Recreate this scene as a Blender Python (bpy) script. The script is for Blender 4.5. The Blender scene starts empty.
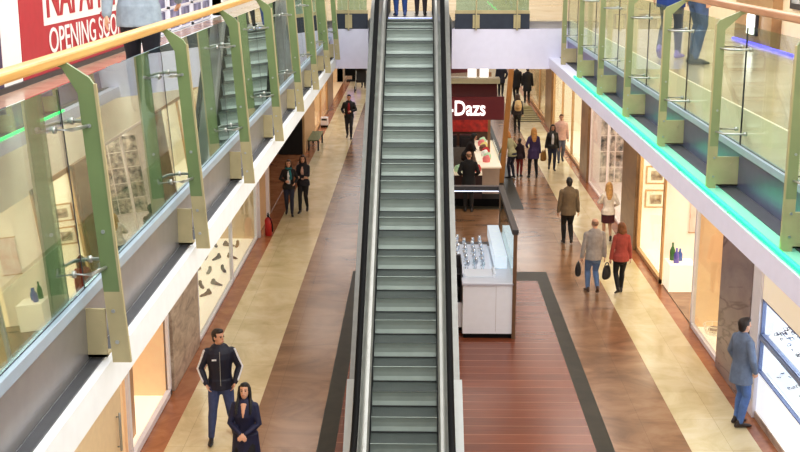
import bpy, bmesh, math, random
from mathutils import Vector, Matrix, Quaternion
random.seed(7)
C = bpy.context.scene.collection
PI = math.pi
V = Vector

# ------------------------------------------------------------------ helpers
def lin(c):
    return tuple(((x/255)/12.92 if x/255 <= .04045 else ((x/255+.055)/1.055)**2.4) for x in c)

def mat(name, col, rough=.5, metal=0, var=.0, scale=8, emit=0, col2=None, bump=0, coat=0, stretch=None, spec=.5):
    m = bpy.data.materials.new(name); m.use_nodes = True
    nt = m.node_tree; b = nt.nodes['Principled BSDF']
    c = lin(col)
    b.inputs['Roughness'].default_value = rough
    b.inputs['Metallic'].default_value = metal
    b.inputs['Coat Weight'].default_value = coat; b.inputs['Specular IOR Level'].default_value = spec
    tc = nt.nodes.new('ShaderNodeTexCoord'); n = nt.nodes.new('ShaderNodeTexNoise')
    n.inputs['Scale'].default_value = scale; n.inputs['Detail'].default_value = 3
    if stretch:
        mp = nt.nodes.new('ShaderNodeMapping'); mp.inputs['Scale'].default_value = stretch
        nt.links.new(tc.outputs['Object'], mp.inputs[0]); nt.links.new(mp.outputs[0], n.inputs['Vector'])
    else:
        nt.links.new(tc.outputs['Object'], n.inputs['Vector'])
    r = nt.nodes.new('ShaderNodeValToRGB')
    k = var
    c2 = lin(col2) if col2 else tuple(x*(1+k) for x in c)
    c1 = c if col2 else tuple(x*(1-k) for x in c)
    r.color_ramp.elements[0].position = .32; r.color_ramp.elements[1].position = .68
    r.color_ramp.elements[0].color = (*c1, 1); r.color_ramp.elements[1].color = (*c2, 1)
    nt.links.new(n.outputs['Fac'], r.inputs[0]); nt.links.new(r.outputs[0], b.inputs['Base Color'])
    if emit:
        nt.links.new(r.outputs[0], b.inputs['Emission Color']); b.inputs['Emission Strength'].default_value = emit
    if bump:
        bp = nt.nodes.new('ShaderNodeBump'); bp.inputs['Strength'].default_value = bump; bp.inputs['Distance'].default_value = .02
        nt.links.new(n.outputs['Fac'], bp.inputs['Height']); nt.links.new(bp.outputs[0], b.inputs['Normal'])
    return m

def marble(name, cols, scale, rough, vein=None, stretch=(1, 1, 1), rot=0.0, tile=None, spec=.5):
    # polished stone
    m = bpy.data.materials.new(name); m.use_nodes = True
    nt = m.node_tree; b = nt.nodes['Principled BSDF']; L = nt.links.new
    tc = nt.nodes.new('ShaderNodeTexCoord'); mp = nt.nodes.new('ShaderNodeMapping')
    mp.inputs['Scale'].default_value = stretch; mp.inputs['Rotation'].default_value = (0, 0, rot)
    L(tc.outputs['Object'], mp.inputs[0])
    n = nt.nodes.new('ShaderNodeTexNoise'); n.inputs['Scale'].default_value = scale; n.inputs['Detail'].default_value = 7
    n.inputs['Roughness'].default_value = .62; n.inputs['Distortion'].default_value = 1.2
    L(mp.outputs[0], n.inputs['Vector'])
    r = nt.nodes.new('ShaderNodeValToRGB'); e = r.color_ramp.elements
    e[0].position = .3; e[1].position = .72; e[0].color = (*lin(cols[0]), 1); e[1].color = (*lin(cols[2]), 1)
    x = e.new(.5); x.color = (*lin(cols[1]), 1)
    L(n.outputs['Fac'], r.inputs[0]); out = r.outputs[0]
    if vein:
        w = nt.nodes.new('ShaderNodeTexNoise'); w.inputs['Scale'].default_value = scale*.55; w.inputs['Detail'].default_value = 5
        w.inputs['Distortion'].default_value = 2.5; L(mp.outputs[0], w.inputs['Vector'])
        a = nt.nodes.new('ShaderNodeMath'); a.operation = 'SUBTRACT'; a.inputs[1].default_value = .5; L(w.outputs['Fac'], a.inputs[0])
        ab = nt.nodes.new('ShaderNodeMath'); ab.operation = 'ABSOLUTE'; L(a.outputs[0], ab.inputs[0])
        mr = nt.nodes.new('ShaderNodeMapRange'); mr.inputs[1].default_value = 0; mr.inputs[2].default_value = .022
        mr.inputs[3].default_value = .75; mr.inputs[4].default_value = 0; L(ab.outputs[0], mr.inputs[0])
        mx = nt.nodes.new('ShaderNodeMix'); mx.data_type = 'RGBA'; L(mr.outputs[0], mx.inputs[0]); L(out, mx.inputs[6])
        mx.inputs[7].default_value = (*lin(vein), 1); out = mx.outputs[2]
    if tile:
        bk = nt.nodes.new('ShaderNodeTexBrick'); bk.offset = 0
        bk.inputs['Scale'].default_value = 1; bk.inputs['Brick Width'].default_value = tile[0]; bk.inputs['Row Height'].default_value = tile[1]
        bk.inputs['Mortar Size'].default_value = tile[2]; bk.inputs['Color1'].default_value = (1, 1, 1, 1); bk.inputs['Color2'].default_value = (.9, .88, .86, 1)
        bk.inputs['Mortar'].default_value = (.62, .58, .54, 1)
        L(tc.outputs['Object'], bk.inputs['Vector'])
        mx = nt.nodes.new('ShaderNodeMix'); mx.data_type = 'RGBA'; mx.blend_type = 'MULTIPLY'; mx.inputs[0].default_value = 1
        L(out, mx.inputs[6]); L(bk.outputs['Color'], mx.inputs[7]); out = mx.outputs[2]
    L(out, b.inputs['Base Color']); b.inputs['Roughness'].default_value = rough; b.inputs['Specular IOR Level'].default_value = spec
    return m

def wood_deck():
    m = bpy.data.materials.new('red_deck_wood'); m.use_nodes = True
    nt = m.node_tree; b = nt.nodes['Principled BSDF']; L = nt.links.new
    tc = nt.nodes.new('ShaderNodeTexCoord')
    bk = nt.nodes.new('ShaderNodeTexBrick'); bk.offset = .37; bk.inputs['Scale'].default_value = 1
    bk.inputs['Brick Width'].default_value = 40; bk.inputs['Row Height'].default_value = .34; bk.inputs['Mortar Size'].default_value = .008
    bk.inputs['Color1'].default_value = (*lin((132, 70, 43)), 1); bk.inputs['Color2'].default_value = (*lin((114, 58, 36)), 1)
    bk.inputs['Mortar'].default_value = (*lin((172, 116, 88)), 1)
    L(tc.outputs['Object'], bk.inputs['Vector'])
    mp = nt.nodes.new('ShaderNodeMapping'); mp.inputs['Scale'].default_value = (.7, 9, 1); L(tc.outputs['Object'], mp.inputs[0])
    n = nt.nodes.new('ShaderNodeTexNoise'); n.inputs['Scale'].default_value = 2.2; n.inputs['Detail'].default_value = 6; L(mp.outputs[0], n.inputs['Vector'])
    r = nt.nodes.new('ShaderNodeValToRGB'); r.color_ramp.elements[0].color = (.8, .78, .78, 1); r.color_ramp.elements[1].color = (1.12, 1.1, 1.08, 1)
    r.color_ramp.elements[0].position = .3; r.color_ramp.elements[1].position = .75
    L(n.outputs['Fac'], r.inputs[0])
    mx = nt.nodes.new('ShaderNodeMix'); mx.data_type = 'RGBA'; mx.blend_type = 'MULTIPLY'; mx.inputs[0].default_value = 1
    L(bk.outputs['Color'], mx.inputs[6]); L(r.outputs[0], mx.inputs[7]); L(mx.outputs[2], b.inputs['Base Color'])
    b.inputs['Roughness'].default_value = .26
    return m

def glass(name, tint=(232, 244, 238), power=5.0, gain=.96, base=.045):
    m = bpy.data.materials.new(name); m.use_nodes = True
    nt = m.node_tree; nt.nodes.clear(); L = nt.links.new
    o = nt.nodes.new('ShaderNodeOutputMaterial'); mx = nt.nodes.new('ShaderNodeMixShader')
    t = nt.nodes.new('ShaderNodeBsdfTransparent'); t.inputs[0].default_value = (*lin(tint), 1)
    g = nt.nodes.new('ShaderNodeBsdfGlossy'); g.inputs['Roughness'].default_value = .0
    g.inputs['Color'].default_value = (.92, .97, .94, 1)
    lw = nt.nodes.new('ShaderNodeLayerWeight'); lw.inputs['Blend'].default_value = .5
    p = nt.nodes.new('ShaderNodeMath'); p.operation = 'POWER'; p.inputs[1].default_value = power
    q = nt.nodes.new('ShaderNodeMath'); q.operation = 'MULTIPLY_ADD'; q.inputs[1].default_value = gain; q.inputs[2].default_value = base
    L(lw.outputs['Facing'], p.inputs[0]); L(p.outputs[0], q.inputs[0]); L(q.outputs[0], mx.inputs[0])
    L(t.outputs[0], mx.inputs[1]); L(g.outputs[0], mx.inputs[2]); L(mx.outputs[0], o.inputs[0])
    return m

def emis(name, col, s):
    m = bpy.data.materials.new(name); m.use_nodes = True
    b = m.node_tree.nodes['Principled BSDF']; c = (*lin(col), 1)
    b.inputs['Base Color'].default_value = c; b.inputs['Emission Color'].default_value = c; b.inputs['Emission Strength'].default_value = s
    return m

# ---- mesh pieces
def box(bm, x0, x1, y0, y1, z0, z1, mi=0):
    vs = [bm.verts.new((x, y, z)) for x in (x0, x1) for y in (y0, y1) for z in (z0, z1)]
    for f in ((0, 1, 3, 2), (4, 6, 7, 5), (0, 4, 5, 1), (2, 3, 7, 6), (0, 2, 6, 4), (1, 5, 7, 3)):
        bm.faces.new([vs[i] for i in f]).material_index = mi
    return vs

def prism(bm, poly, axis, a0, a1, mi=0):
    """poly: 2-D points; axis 'x': (y,z); 'y': (x,z); 'z': (x,y)"""
    def p3(p, a):
        return {'x': (a, p[0], p[1]), 'y': (p[0], a, p[1]), 'z': (p[0], p[1], a)}[axis]
    A = [bm.verts.new(p3(p, a0)) for p in poly]; B = [bm.verts.new(p3(p, a1)) for p in poly]
    n = len(poly)
    fs = [bm.faces.new(A), bm.faces.new(B[::-1])]
    for i in range(n):
        fs.append(bm.faces.new((A[i], B[i], B[(i+1) % n], A[(i+1) % n])))
    for f in fs: f.material_index = mi
    return A+B

def tube(bm, pts, rad, seg=10, ref=V((1, 0, 0)), mi=0, rcap=True):
    pts = [V(p) for p in pts]
    rad = [(r, r) if not isinstance(r, (tuple, list)) else r for r in rad]
    if rcap:      # rounded ends
        d0 = (pts[0]-pts[1]).normalized(); d1 = (pts[-1]-pts[-2]).normalized()
        m0 = min(rad[0]); m1 = min(rad[-1])
        pts = [pts[0]+d0*m0*.75] + [pts[0]+d0*m0*.42] + pts + [pts[-1]+d1*m1*.42] + [pts[-1]+d1*m1*.75]
        s = lambda r, k: (r[0]*k, r[1]*k)
        rad = [s(rad[0], .4), s(rad[0], .8)] + rad + [s(rad[-1], .8), s(rad[-1], .4)]
    rings = []
    n = len(pts)
    for i, p in enumerate(pts):
        t = (pts[min(i+1, n-1)]-pts[max(i-1, 0)])
        t = t.normalized() if t.length > 1e-9 else V((0, 0, 1))
        x = ref - t*ref.dot(t)
        if x.length < .05:
            r2 = V((0, 1, 0)); x = r2 - t*r2.dot(t)
        x.normalize(); y = t.cross(x)
        rings.append([bm.verts.new(p + x*math.cos(2*PI*k/seg)*rad[i][0] + y*math.sin(2*PI*k/seg)*rad[i][1]) for k in range(seg)])
    for a, b in zip(rings, rings[1:]):
        for k in range(seg):
            f = bm.faces.new((a[k], a[(k+1) % seg], b[(k+1) % seg], b[k])); f.material_index = mi; f.smooth = True
    bm.faces.new(rings[0][::-1]).material_index = mi; bm.faces.new(rings[-1]).material_index = mi

def ball(bm, c, r, seg=12, rot=None, mi=0):
    r = (r, r, r) if not isinstance(r, (tuple, list)) else r
    M = Matrix.Translation(V(c)) @ (rot.to_4x4() if rot else Matrix.Identity(4)) @ Matrix.Diagonal((*r, 1))
    g = bmesh.ops.create_uvsphere(bm, u_segments=seg, v_segments=max(6, seg//2+2), radius=1, matrix=M)
    for v in g['verts']:
        for f in v.link_faces: f.smooth = True; f.material_index = mi

def disc_rod(bm, a, b, r, seg=10, mi=0):
    tube(bm, [a, b], [r, r], seg, mi=mi, rcap=False)

def link(name, bm, m, parent=None, smooth=None, bevel=0):
    bmesh.ops.recalc_face_normals(bm, faces=bm.faces[:])
    me = bpy.data.meshes.new(name); bm.to_mesh(me); bm.free()
    for x in (m if isinstance(m, (list, tuple)) else [m]): me.materials.append(x)
    o = bpy.data.objects.new(name, me); C.objects.link(o)
    if parent: o.parent = parent
    if smooth:
        for p in me.polygons: p.use_smooth = True
    if bevel:
        md = o.modifiers.new('Bevel', 'BEVEL'); md.width = bevel; md.segments = 2; md.limit_method = 'ANGLE'
    return o

def voxel_mesh(name, bm, voxel, mats, smooth=2):
    """union of the overlapping closed pieces as one continuous skin"""
    bmesh.ops.recalc_face_normals(bm, faces=bm.faces[:])
    me = bpy.data.meshes.new('tmp'); bm.to_mesh(me); bm.free()
    t = bpy.data.objects.new('tmp', me); C.objects.link(t)
    md = t.modifiers.new('r', 'REMESH'); md.mode = 'VOXEL'; md.voxel_size = voxel; md.use_smooth_shade = True
    if smooth:
        s = t.modifiers.new('s', 'SMOOTH'); s.factor = .5; s.iterations = smooth
    dg = bpy.context.evaluated_depsgraph_get()
    out = bpy.data.meshes.new_from_object(t.evaluated_get(dg))
    bpy.data.objects.remove(t); bpy.data.meshes.remove(me)
    out.name = name; out.materials.clear()
    for x in mats: out.materials.append(x)
    for p in out.polygons: p.use_smooth = True
    return out

def part_mesh(name, me, parent):
    o = bpy.data.objects.new(name, me); C.objects.link(o); o.parent = parent; return o

def thing(name, label, cat, loc=(0, 0, 0), rz=0, group=None, scale=1):
    o = bpy.data.objects.new(name, None); C.objects.link(o)
    o.location = loc; o.rotation_euler = (0, 0, rz); o.scale = (scale,)*3
    o['label'] = label; o['category'] = cat
    if group: o['group'] = group
    o.empty_display_size = .1
    return o

def tag(o, label, cat, group=None):
    o['label'] = label; o['category'] = cat
    if group: o['group'] = group
    return o

def struct(name, bm, m, **k):
    o = link(name, bm, m, **k); o['kind'] = 'structure'; return o

def B(): return bmesh.new()

def dup(root, loc, rz=0, label=None, group=None):
    r = root.copy(); C.objects.link(r); r.location = loc; r.rotation_euler = (0, 0, rz)
    if label: r['label'] = label
    if group: r['group'] = group
    for ch in list(root.children):
        c = ch.copy(); C.objects.link(c); c.parent = r
        for g in list(ch.children):
            d = g.copy(); C.objects.link(d); d.parent = c
    return r

def text_mesh(name, s, size, extrude, fat, m, parent, loc, rot, sx=1.0, align='LEFT'):
    cu = bpy.data.curves.new('t', 'FONT'); cu.body = s; cu.size = size; cu.extrude = extrude; cu.offset = fat
    cu.align_x = align; cu.resolution_u = 4
    t = bpy.data.objects.new('t', cu); C.objects.link(t)
    me = bpy.data.meshes.new_from_object(t.evaluated_get(bpy.context.evaluated_depsgraph_get()))
    bpy.data.objects.remove(t); bpy.data.curves.remove(cu)
    me.materials.clear(); me.materials.append(m); me.name = name
    o = bpy.data.objects.new(name, me); C.objects.link(o); o.parent = parent
    o.location = loc; o.rotation_euler = rot; o.scale = (sx, 1, 1)
    return o

# ------------------------------------------------------------------ materials
M = {}
M['floor'] = marble('brown_marble', ((118, 84, 57), (147, 110, 79), (168, 133, 102)), 1.0, .2, stretch=(.7, 1.3, 1), rot=.5, tile=(1.2, 1.2, .003))
M['cream'] = marble('cream_marble', ((202, 186, 144), (222, 207, 168), (236, 224, 194)), 1.1, .2, stretch=(1, .8, 1), rot=.6, tile=(1.2, 1.2, .003))
M['rust'] = marble('rust_marble', ((142, 86, 56), (164, 104, 68), (180, 124, 86)), 1.8, .22)
M['border'] = marble('dark_green_stone', ((40, 37, 28), (50, 46, 35), (60, 56, 44)), 2, .4, spec=.18)
M['deck'] = wood_deck()
M['white'] = mat('white_plaster', (240, 242, 244), .5, var=.03)
M['fascia_r'] = mat('white_paint_lavender_glow', (222, 220, 240), .4, var=.02)  # white with the lavender cast of neon and LED light mixed in
M['soffit'] = mat('soffit_paint', (215, 212, 210), .7, var=.02)
M['ledge'] = mat('dark_grey_ledge', (74, 76, 80), .5, var=.1)
M['panel'] = mat('grey_steel_panel', (150, 148, 150), .33, .6, var=.05)
M['panel_r'] = mat('slate_panel_violet_glow', (112, 104, 146), .33, .6, var=.05)  # slate grey steel, violet glow tinted into its colour
M['rail'] = mat('pale_blue_aluminium', (168, 186, 204), .35, .35, var=.03)
M['post'] = mat('post_paint_green_reflection', (122, 140, 94), .38, .25, var=.08, scale=3)  # green light reflected in the steel, painted into the upper post colour
M['post_r'] = mat('post_paint_pale_reflection', (142, 150, 110), .38, .2, var=.06, scale=3)  # paler version of the reflected green, also painted in
M['post_lo'] = mat('beige_post_paint', (180, 168, 130), .42, .2, var=.08, scale=5)
M['steel'] = mat('brushed_steel', (182, 184, 182), .34, .8, var=.08)
M['deck_steel'] = mat('grey_deck_steel', (142, 142, 138), .4, .5, var=.06)
M['clad'] = mat('pale_grey_cladding', (186, 190, 188), .45, .1, var=.03)
M['steel_b'] = mat('bright_steel', (182, 182, 176), .3, .7, var=.06, stretch=(1, .3, 1))
M['glass'] = glass('railing_glass', (214, 230, 222), power=4.0, gain=1.25, base=.07)
M['glass_r'] = glass('gallery_glass', (236, 242, 236), power=4.5, gain=.35, base=.035)
M['sglass'] = glass('shop_glass', (248, 250, 248), base=.02, gain=.35)
M['wood_rail'] = mat('golden_handrail_wood', (206, 152, 80), .35, 0, scale=3, col2=(226, 178, 104), stretch=(8, .6, 8))
M['wood_rail_r'] = mat('brown_handrail_wood', (172, 122, 88), .35, 0, scale=3, col2=(194, 146, 110), stretch=(8, .6, 8))
M['black'] = mat('black_rubber', (8, 8, 9), .6, var=.1, spec=.12)
M['dark'] = mat('dark_gap', (24, 26, 26), .7, var=.1)
M['tread'] = mat('step_metal_shaded', (80, 88, 84), .5, .2, var=.06, scale=4)  # darker copy of the step metal, shade on the treads painted in
M['riser'] = mat('step_metal_lit', (168, 181, 174), .45, .2, var=.06, scale=4)  # lighter copy of the same metal, risers painted as lit
M['neon'] = emis('turquoise_neon', (12, 255, 128), 2.0)
M['violet'] = emis('violet_led', (96, 90, 255), 2.2)
M['gfloor'] = marble('gallery_marble', ((196, 182, 158), (212, 200, 178), (222, 212, 194)), .8, .16, tile=(1.2, 1.2, .004))
M['gfloor_l'] = marble('gallery_pink_marble', ((166, 132, 112), (186, 152, 130), (198, 168, 146)), 1.2, .2)
M['slab'] = mat('olive_beige_slab', (178, 170, 136), .5, var=.06)
M['grey_marble'] = marble('mauve_marble', ((118, 104, 106), (140, 124, 124), (156, 142, 140)), .9, .25, vein=(84, 68, 66), stretch=(1, .4, 1))
M['stone'] = marble('mottled_stone', ((136, 114, 98), (186, 166, 148), (216, 202, 188)), 5.5, .35, stretch=(1, .35, 1))
M['tanpillar'] = marble('tan_pillar_stone', ((128, 94, 58), (156, 120, 80), (176, 142, 100)), 1.6, .3, stretch=(1, .4, 1))
M['cream_wall'] = mat('cream_wall', (236, 212, 176), .6, var=.03)
M['warm_white'] = mat('warm_white_wall_glow', (248, 234, 212), .6, var=.02, emit=.25)  # emission stands in for shop lighting on these surfaces
M['peach'] = mat('peach_wall_glow', (242, 208, 168), .55, var=.03, emit=.14)  # slight glow in the wall colour in place of lamp light
M['pinkwhite'] = mat('pink_white_wall_glow', (236, 218, 210), .6, var=.03, emit=.2)  # wall glows a little to look lit from inside the shop
M['void'] = mat('dark_shop_wall', (26, 22, 20), .7, var=.1)
M['frame_w'] = mat('white_frame_paint', (232, 230, 238), .35, var=.02)
M['frame_tan'] = mat('tan_wood_frame', (206, 166, 118), .45, var=.06)
M['frame_d'] = mat('dark_frame_metal', (54, 52, 56), .4, .3, var=.08)
M['frame_s'] = mat('slate_blue_frame', (120, 134, 170), .4, .3, var=.06)
M['frame_blue'] = mat('blue_grey_sill_metal', (150, 166, 196), .35, .3, var=.05)
M['display_w'] = mat('glowing_display_white', (238, 242, 250), .5, var=.02, emit=.7)  # display brightness comes from emission in the surface itself
M['display_c'] = mat('glowing_display_cream', (252, 238, 214), .5, var=.02, emit=.6)  # cream surface glows by itself, imitating display lighting

# ------------------------------------------------------------------ setting: ground floor
Y1 = 96
bm = B(); box(bm, -9, 11, 1, Y1, -.3, 0); struct('floor', bm, M['floor'])
bm = B(); box(bm, -3.87, -2.66, 2, Y1, -.1, .004); struct('trim_1', bm, M['cream'])
bm = B(); box(bm, 4.17, 5.24, 2, Y1, -.1, .004); struct('trim_2', bm, M['cream'])
bm = B(); box(bm, -4.25, -3.87, 2, Y1, -.1, .004); struct('trim_3', bm, M['rust'])
bm = B(); box(bm, 5.24, 5.5, 2, Y1, -.1, .004); struct('trim_4', bm, M['rust'])
def border(n, x0, x1, y0, y1, w, wt):
    bm = B()
    box(bm, x0, x0+w, y0, y1, -.1, .005); box(bm, x1-w, x1, y0, y1, -.1, .005)
    box(bm, x0+w, x1-w, y1-wt, y1, -.1, .005); box(bm, x0+w, x1-w, y0, y0+w, -.1, .005)
    struct('trim_%d' % n, bm, M['border'])
border(5, -1.55, 3.0, 9, 26.85, .28, .76)
border(6, -1.4, 3.06, 33.6, 58, .7, .7)
bm = B(); box(bm, -1.27, 2.72, 9.28, 26.09, -.1, .004); struct('trim_7', bm, M['deck'])
bm = B(); box(bm, -.7, 2.36, 34.3, 57.3, -.1, .004); struct('trim_8', bm, M['deck'])
bm = B(); box(bm, -9, 11, Y1, Y1+.3, -.3, 5); struct('wall_far', bm, M['cream_wall'])

# ------------------------------------------------------------------ galleries and bridge
XL, XR = -1.72, 2.66
GXL, GXR = -1.84, 3.03           # glass planes
YB = 24.4                        # bridge face
def gallery(side):
    s = -1 if side == 'left' else 1
    xf = XL if s < 0 else XR; xg = GXL if s < 0 else GXR; xw = -4.35 if s < 0 else 5.35
    zb = 5.05
    bm = B()
    a, b = sorted((xf, xg+s*.05)); box(bm, a, b, 1, YB+.3, zb, 5.25)
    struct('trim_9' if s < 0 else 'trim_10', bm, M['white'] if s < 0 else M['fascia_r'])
    bm = B(); a, b = sorted((xg-s*.004, (xf+s*.05) if s < 0 else 2.875)); box(bm, a, b, 1, YB, 5.2, 5.262)
    struct('trim_11' if s < 0 else 'trim_12', bm, M['ledge'])
    bm = B(); a, b = sorted((xg+s*.05, xw-s*.0)); box(bm, a, b, 1, YB+.3, zb+.002, 5.98)
    struct('ceiling_soffit_' + side, bm, M['soffit'] if s > 0 else M['slab'])
    bm = B(); a, b = sorted((xg+s*.06, xw)); box(bm, a, b, 1, YB+.1, 5.98, 6.0)
    struct('floor_gallery_' + side, bm, M['gfloor'] if s > 0 else M['gfloor_l'])
gallery('left'); gallery('right')
bm = B(); box(bm, GXR+.04, GXR+.062, 1, YB, 5.62, 6.002); struct('glow_strip_gallery_edge', bm, M['warm_white'])  # added glowing strip that lightens the shaded floor edge behind the glass
bm = B(); box(bm, 2.715, 2.872, 1, 20.7, 5.245, 5.256); struct('trim_30', bm, mat('neon_glow_on_ledge', (140, 216, 188), .3, var=.02, emit=.12))  # neon light on the white ledge, painted as a mint glowing strip

def balustrade(side, label, posts, glasses, wood):
    s = -1 if side == 'left' else 1
    xg = GXL if s < 0 else GXR
    xo = -1.642 if s < 0 else 2.745
    LEAN = -.068 if s < 0 else 0.0          # this railing leans a little towards the gallery          # outer edge of the posts
    root = thing('glass_balustrade', label, 'railing', (xg, 1, 5.25))
    y0, y1 = 1.0, YB
    def L(x, y, z): return (x-xg, y-1, z-5.25)
    bm = B()
    x0, x1 = sorted((xg, xg+s*.03)); box(bm, x0-xg, x1-xg, 0, y1-y0, .012, .36)
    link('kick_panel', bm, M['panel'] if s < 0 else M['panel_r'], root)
    bm = B(); box(bm, -.035, .035, 0, y1-y0, .36, .425); r = link('base_rail', bm, M['rail'], root, bevel=.004)
    bm = B(); box(bm, -.006, .006, 0, y1-y0, .424, .428); link('gasket', bm, M['dark'], r)
    bm = B(); cx = .01 if s < 0 else -.03
    box(bm, cx-.042+LEAN, cx+.042+LEAN, 0, y1-y0, 1.655 if s < 0 else 1.66, 1.712 if s < 0 else 1.73); link('handrail', bm, wood, root, bevel=.014)
    def shear(bm):
        for v in bm.verts: v.co.x += LEAN*max(v.co.z-.41, -.41)/1.0
    ys = [y0]+posts+[y1]
    for a, b in zip(ys, ys[1:]):
        bm = B(); box(bm, -.006, .006, a+.012-1, b-.012-1, .43, 1.535); shear(bm); link('glass_pane', bm, M['glass'] if s < 0 else M['glass_r'], root)
        bm = B(); box(bm, -.005, .005, b-.012-1, b+.012-1, .43, 1.52); shear(bm); link('joint_strip', bm, M['dark'], root)
    for y in posts:
        bm = B(); d = s*1.0
        ox, ix = xo-xg, xo+s*(.09 if s < 0 else .08)-xg
        hx = cx
        p_up = [(ox, .41), (ix, .41), (ix, 1.50), (hx+(-s)*.03, 1.635), (hx+(-s)*-.03, 1.657), (hx+(-s)*.05, 1.667), (ox+s*.02, 1.585), (ox, 1.55)]
        prism(bm, p_up, 'y', y-1, y-1+.024, 0)
        prism(bm, [(ox, .0), (ix, .0), (ix, .41), (ox, .41)], 'y', y-1, y-1+.024, 1)
        box(bm, min(ox, ox-s*.014), max(ox, ox-s*.014), y-1-.006, y-1+.018, .002, 1.552, 1)
        for z in (.12, .3, .75, 1.33):
            disc_rod(bm, (ox+s*.05, y-1-.008, z), (ox+s*.05, y-1+.001, z), .011, 8, 2)
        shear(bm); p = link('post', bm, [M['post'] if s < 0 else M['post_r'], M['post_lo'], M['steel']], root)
        bm = B(); a, b = sorted((ix, 0.0)); box(bm, a, b, y-1, y-1+.02, .03, .31)
        box(bm, a, b, y-1, y-1+.10, .03, .045)
        for z in (.1, .24): disc_rod(bm, ((a+b)/2+.03, y-1-.006, z), ((a+b)/2+.03, y-1+.001, z), .009, 8)
        link('bracket', bm, M['post_lo'], p)
        for z in (.55, 1.33):
            bm = B()
            for k in (-.16, .16):
                tube(bm, [(ix-s*.03, y-1+.012+k*.1, z), (ix+s*.01, y-1+.012+k, z), (s*.012, y-1+.012+k, z)], [.0105]*3, 8)
                tube(bm, [(-s*.014, y-1+.012+k, z), (s*.016, y-1+.012+k, z)], [.02, .02], 10, rcap=False)
            shear(bm)
            link('glass_clamp', bm, M['steel'], p)
    return root
PL = [3.67+2.53*i for i in range(1, 9)]
PR = [1.55+2.38*i for i in range(1, 10)]
balustrade('left', 'glass balustrade with golden wooden handrail and posts with painted green reflections along the gallery beside the red banner', PL, None, M['wood_rail'])
balustrade('right', 'glass balustrade with brown wooden handrail above the turquoise neon line', PR, None, M['wood_rail_r'])
bm = B(); tube(bm, [(2.695, 1, 5.278), (2.695, 20.6, 5.278)], [.022, .022], 10, rcap=True)
neon = tag(link('neon_tube', bm, M['neon']), 'turquoise glowing neon tube lying along the white gallery ledge', 'neon light')
bm = B()
for y in range(2, 21, 2): box(bm, 2.67, 2.72, y, y+.03, 5.25, 5.262)
link('tube_holder', bm, M['steel'], neon)

# bridge across the hall
bm = B()
for a, b in ((-1.93, -1.05), (.66, 3.08)):
    box(bm, a, b, YB, YB+.3, 5.02, 5.83)
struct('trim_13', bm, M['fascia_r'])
bm = B()
box(bm, -4.35, -1.05, YB+.3, 34, 5.03, 5.98); box(bm, .66, 5.35, YB+.3, 34, 5.03, 5.98); box(bm, -1.05, .66, 27.9, 34, 5.03, 5.98)
struct('ceiling_bridge', bm, M['soffit'])
bm = B()
box(bm, -4.35, -1.05, YB+.1, 40, 5.98, 6.0); box(bm, .66, 5.35, YB+.1, 40, 5.98, 6.0); box(bm, -1.05, .66, 27.9, 40, 5.98, 6.0)
struct('floor_bridge', bm, M['gfloor'])
def bridge_rail(x0, x1, posts, label):
    root = thing('bridge_balustrade', label, 'railing', (x0, YB, 5.83))
    w = x1-x0
    bm = B(); box(bm, 0, w, .0, .03, .0, .31); link('kick_panel', bm, mat('dark_slate_panel', (52, 58, 72), .3, .3, var=.1), root)
    bm = B(); box(bm, 0, w, -.01, .05, .31, .38); link('base_rail', bm, M['post_lo'], root)
    bm = B(); box(bm, .02, w-.02, .014, .026, .38, 1.2); link('glass_pane', bm, M['glass'], root)
    bm = B(); box(bm, 0, w, -.02, .06, 1.2, 1.28); link('handrail', bm, M['wood_rail_r'], root, bevel=.012)
    for px in posts:
        bm = B(); box(bm, px-x0-.012, px-x0+.012, -.1, .0, -.02, 1.2); box(bm, px-x0-.07, px-x0+.07, -.045, -.012, .02, .29); link('post', bm, M['post_lo'], root)
bridge_rail(.72, 2.24, [1.15, 1.98], 'short bridge railing with dark lower panel beside the escalator top over the red kiosk')
bridge_rail(-1.7, -1.06, [-1.45], 'short bridge railing joining the far end of the golden-railed balustrade')

# ------------------------------------------------------------------ upper level walls
ZT = 10.5
bm = B(); box(bm, -4.6, -4.35, 1, 17.95, 5.98, ZT); box(bm, -4.6, -4.35, 26.5, 40, 5.98, ZT); box(bm, -4.6, -4.35, 17.95, 26.5, 9.3, ZT)
struct('wall_left_gallery', bm, mat('offwhite_wall', (222, 214, 206), .6, var=.03))
bm = B(); box(bm, -6.6, -6.4, 17.9, 26.6, 5.9, 9.4); box(bm, -6.4, -4.4, 17.75, 17.95, 5.9, 9.4); box(bm, -6.4, -4.4, 26.5, 26.7, 5.9, 9.4)
box(bm, -6.4, -4.35, 17.95, 26.5, 5.85, 5.98); box(bm, -6.4, -4.35, 17.95, 26.5, 9.3, 9.4)
struct('wall_left_gallery_shop', bm, M['white'])
bm = B(); box(bm, 5.35, 5.6, 1, 17.75, 5.98, ZT); box(bm, 5.35, 5.6, 19.8, 40, 5.98, ZT)
struct('wall_right_gallery', bm, M['cream_wall'])
bm = B(); box(bm, 5.2, 5.6, 17.75, 19.8, 5.98, ZT); struct('trim_14', bm, M['tanpillar'])
bm = B(); box(bm, 5.15, 5.2, 8, 19.75, 6.0, 6.03); struct('baseboard_right_gallery', bm, M['violet'])
bm = B(); box(bm, -4.35, -4.31, 6, 17.9, 6.0, 6.06); struct('baseboard_left_gallery', bm, M['frame_d'])
bm = B(); box(bm, -5, 6, 40, 40.3, 5, ZT); struct('wall_far_gallery', bm, M['cream_wall'])

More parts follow.
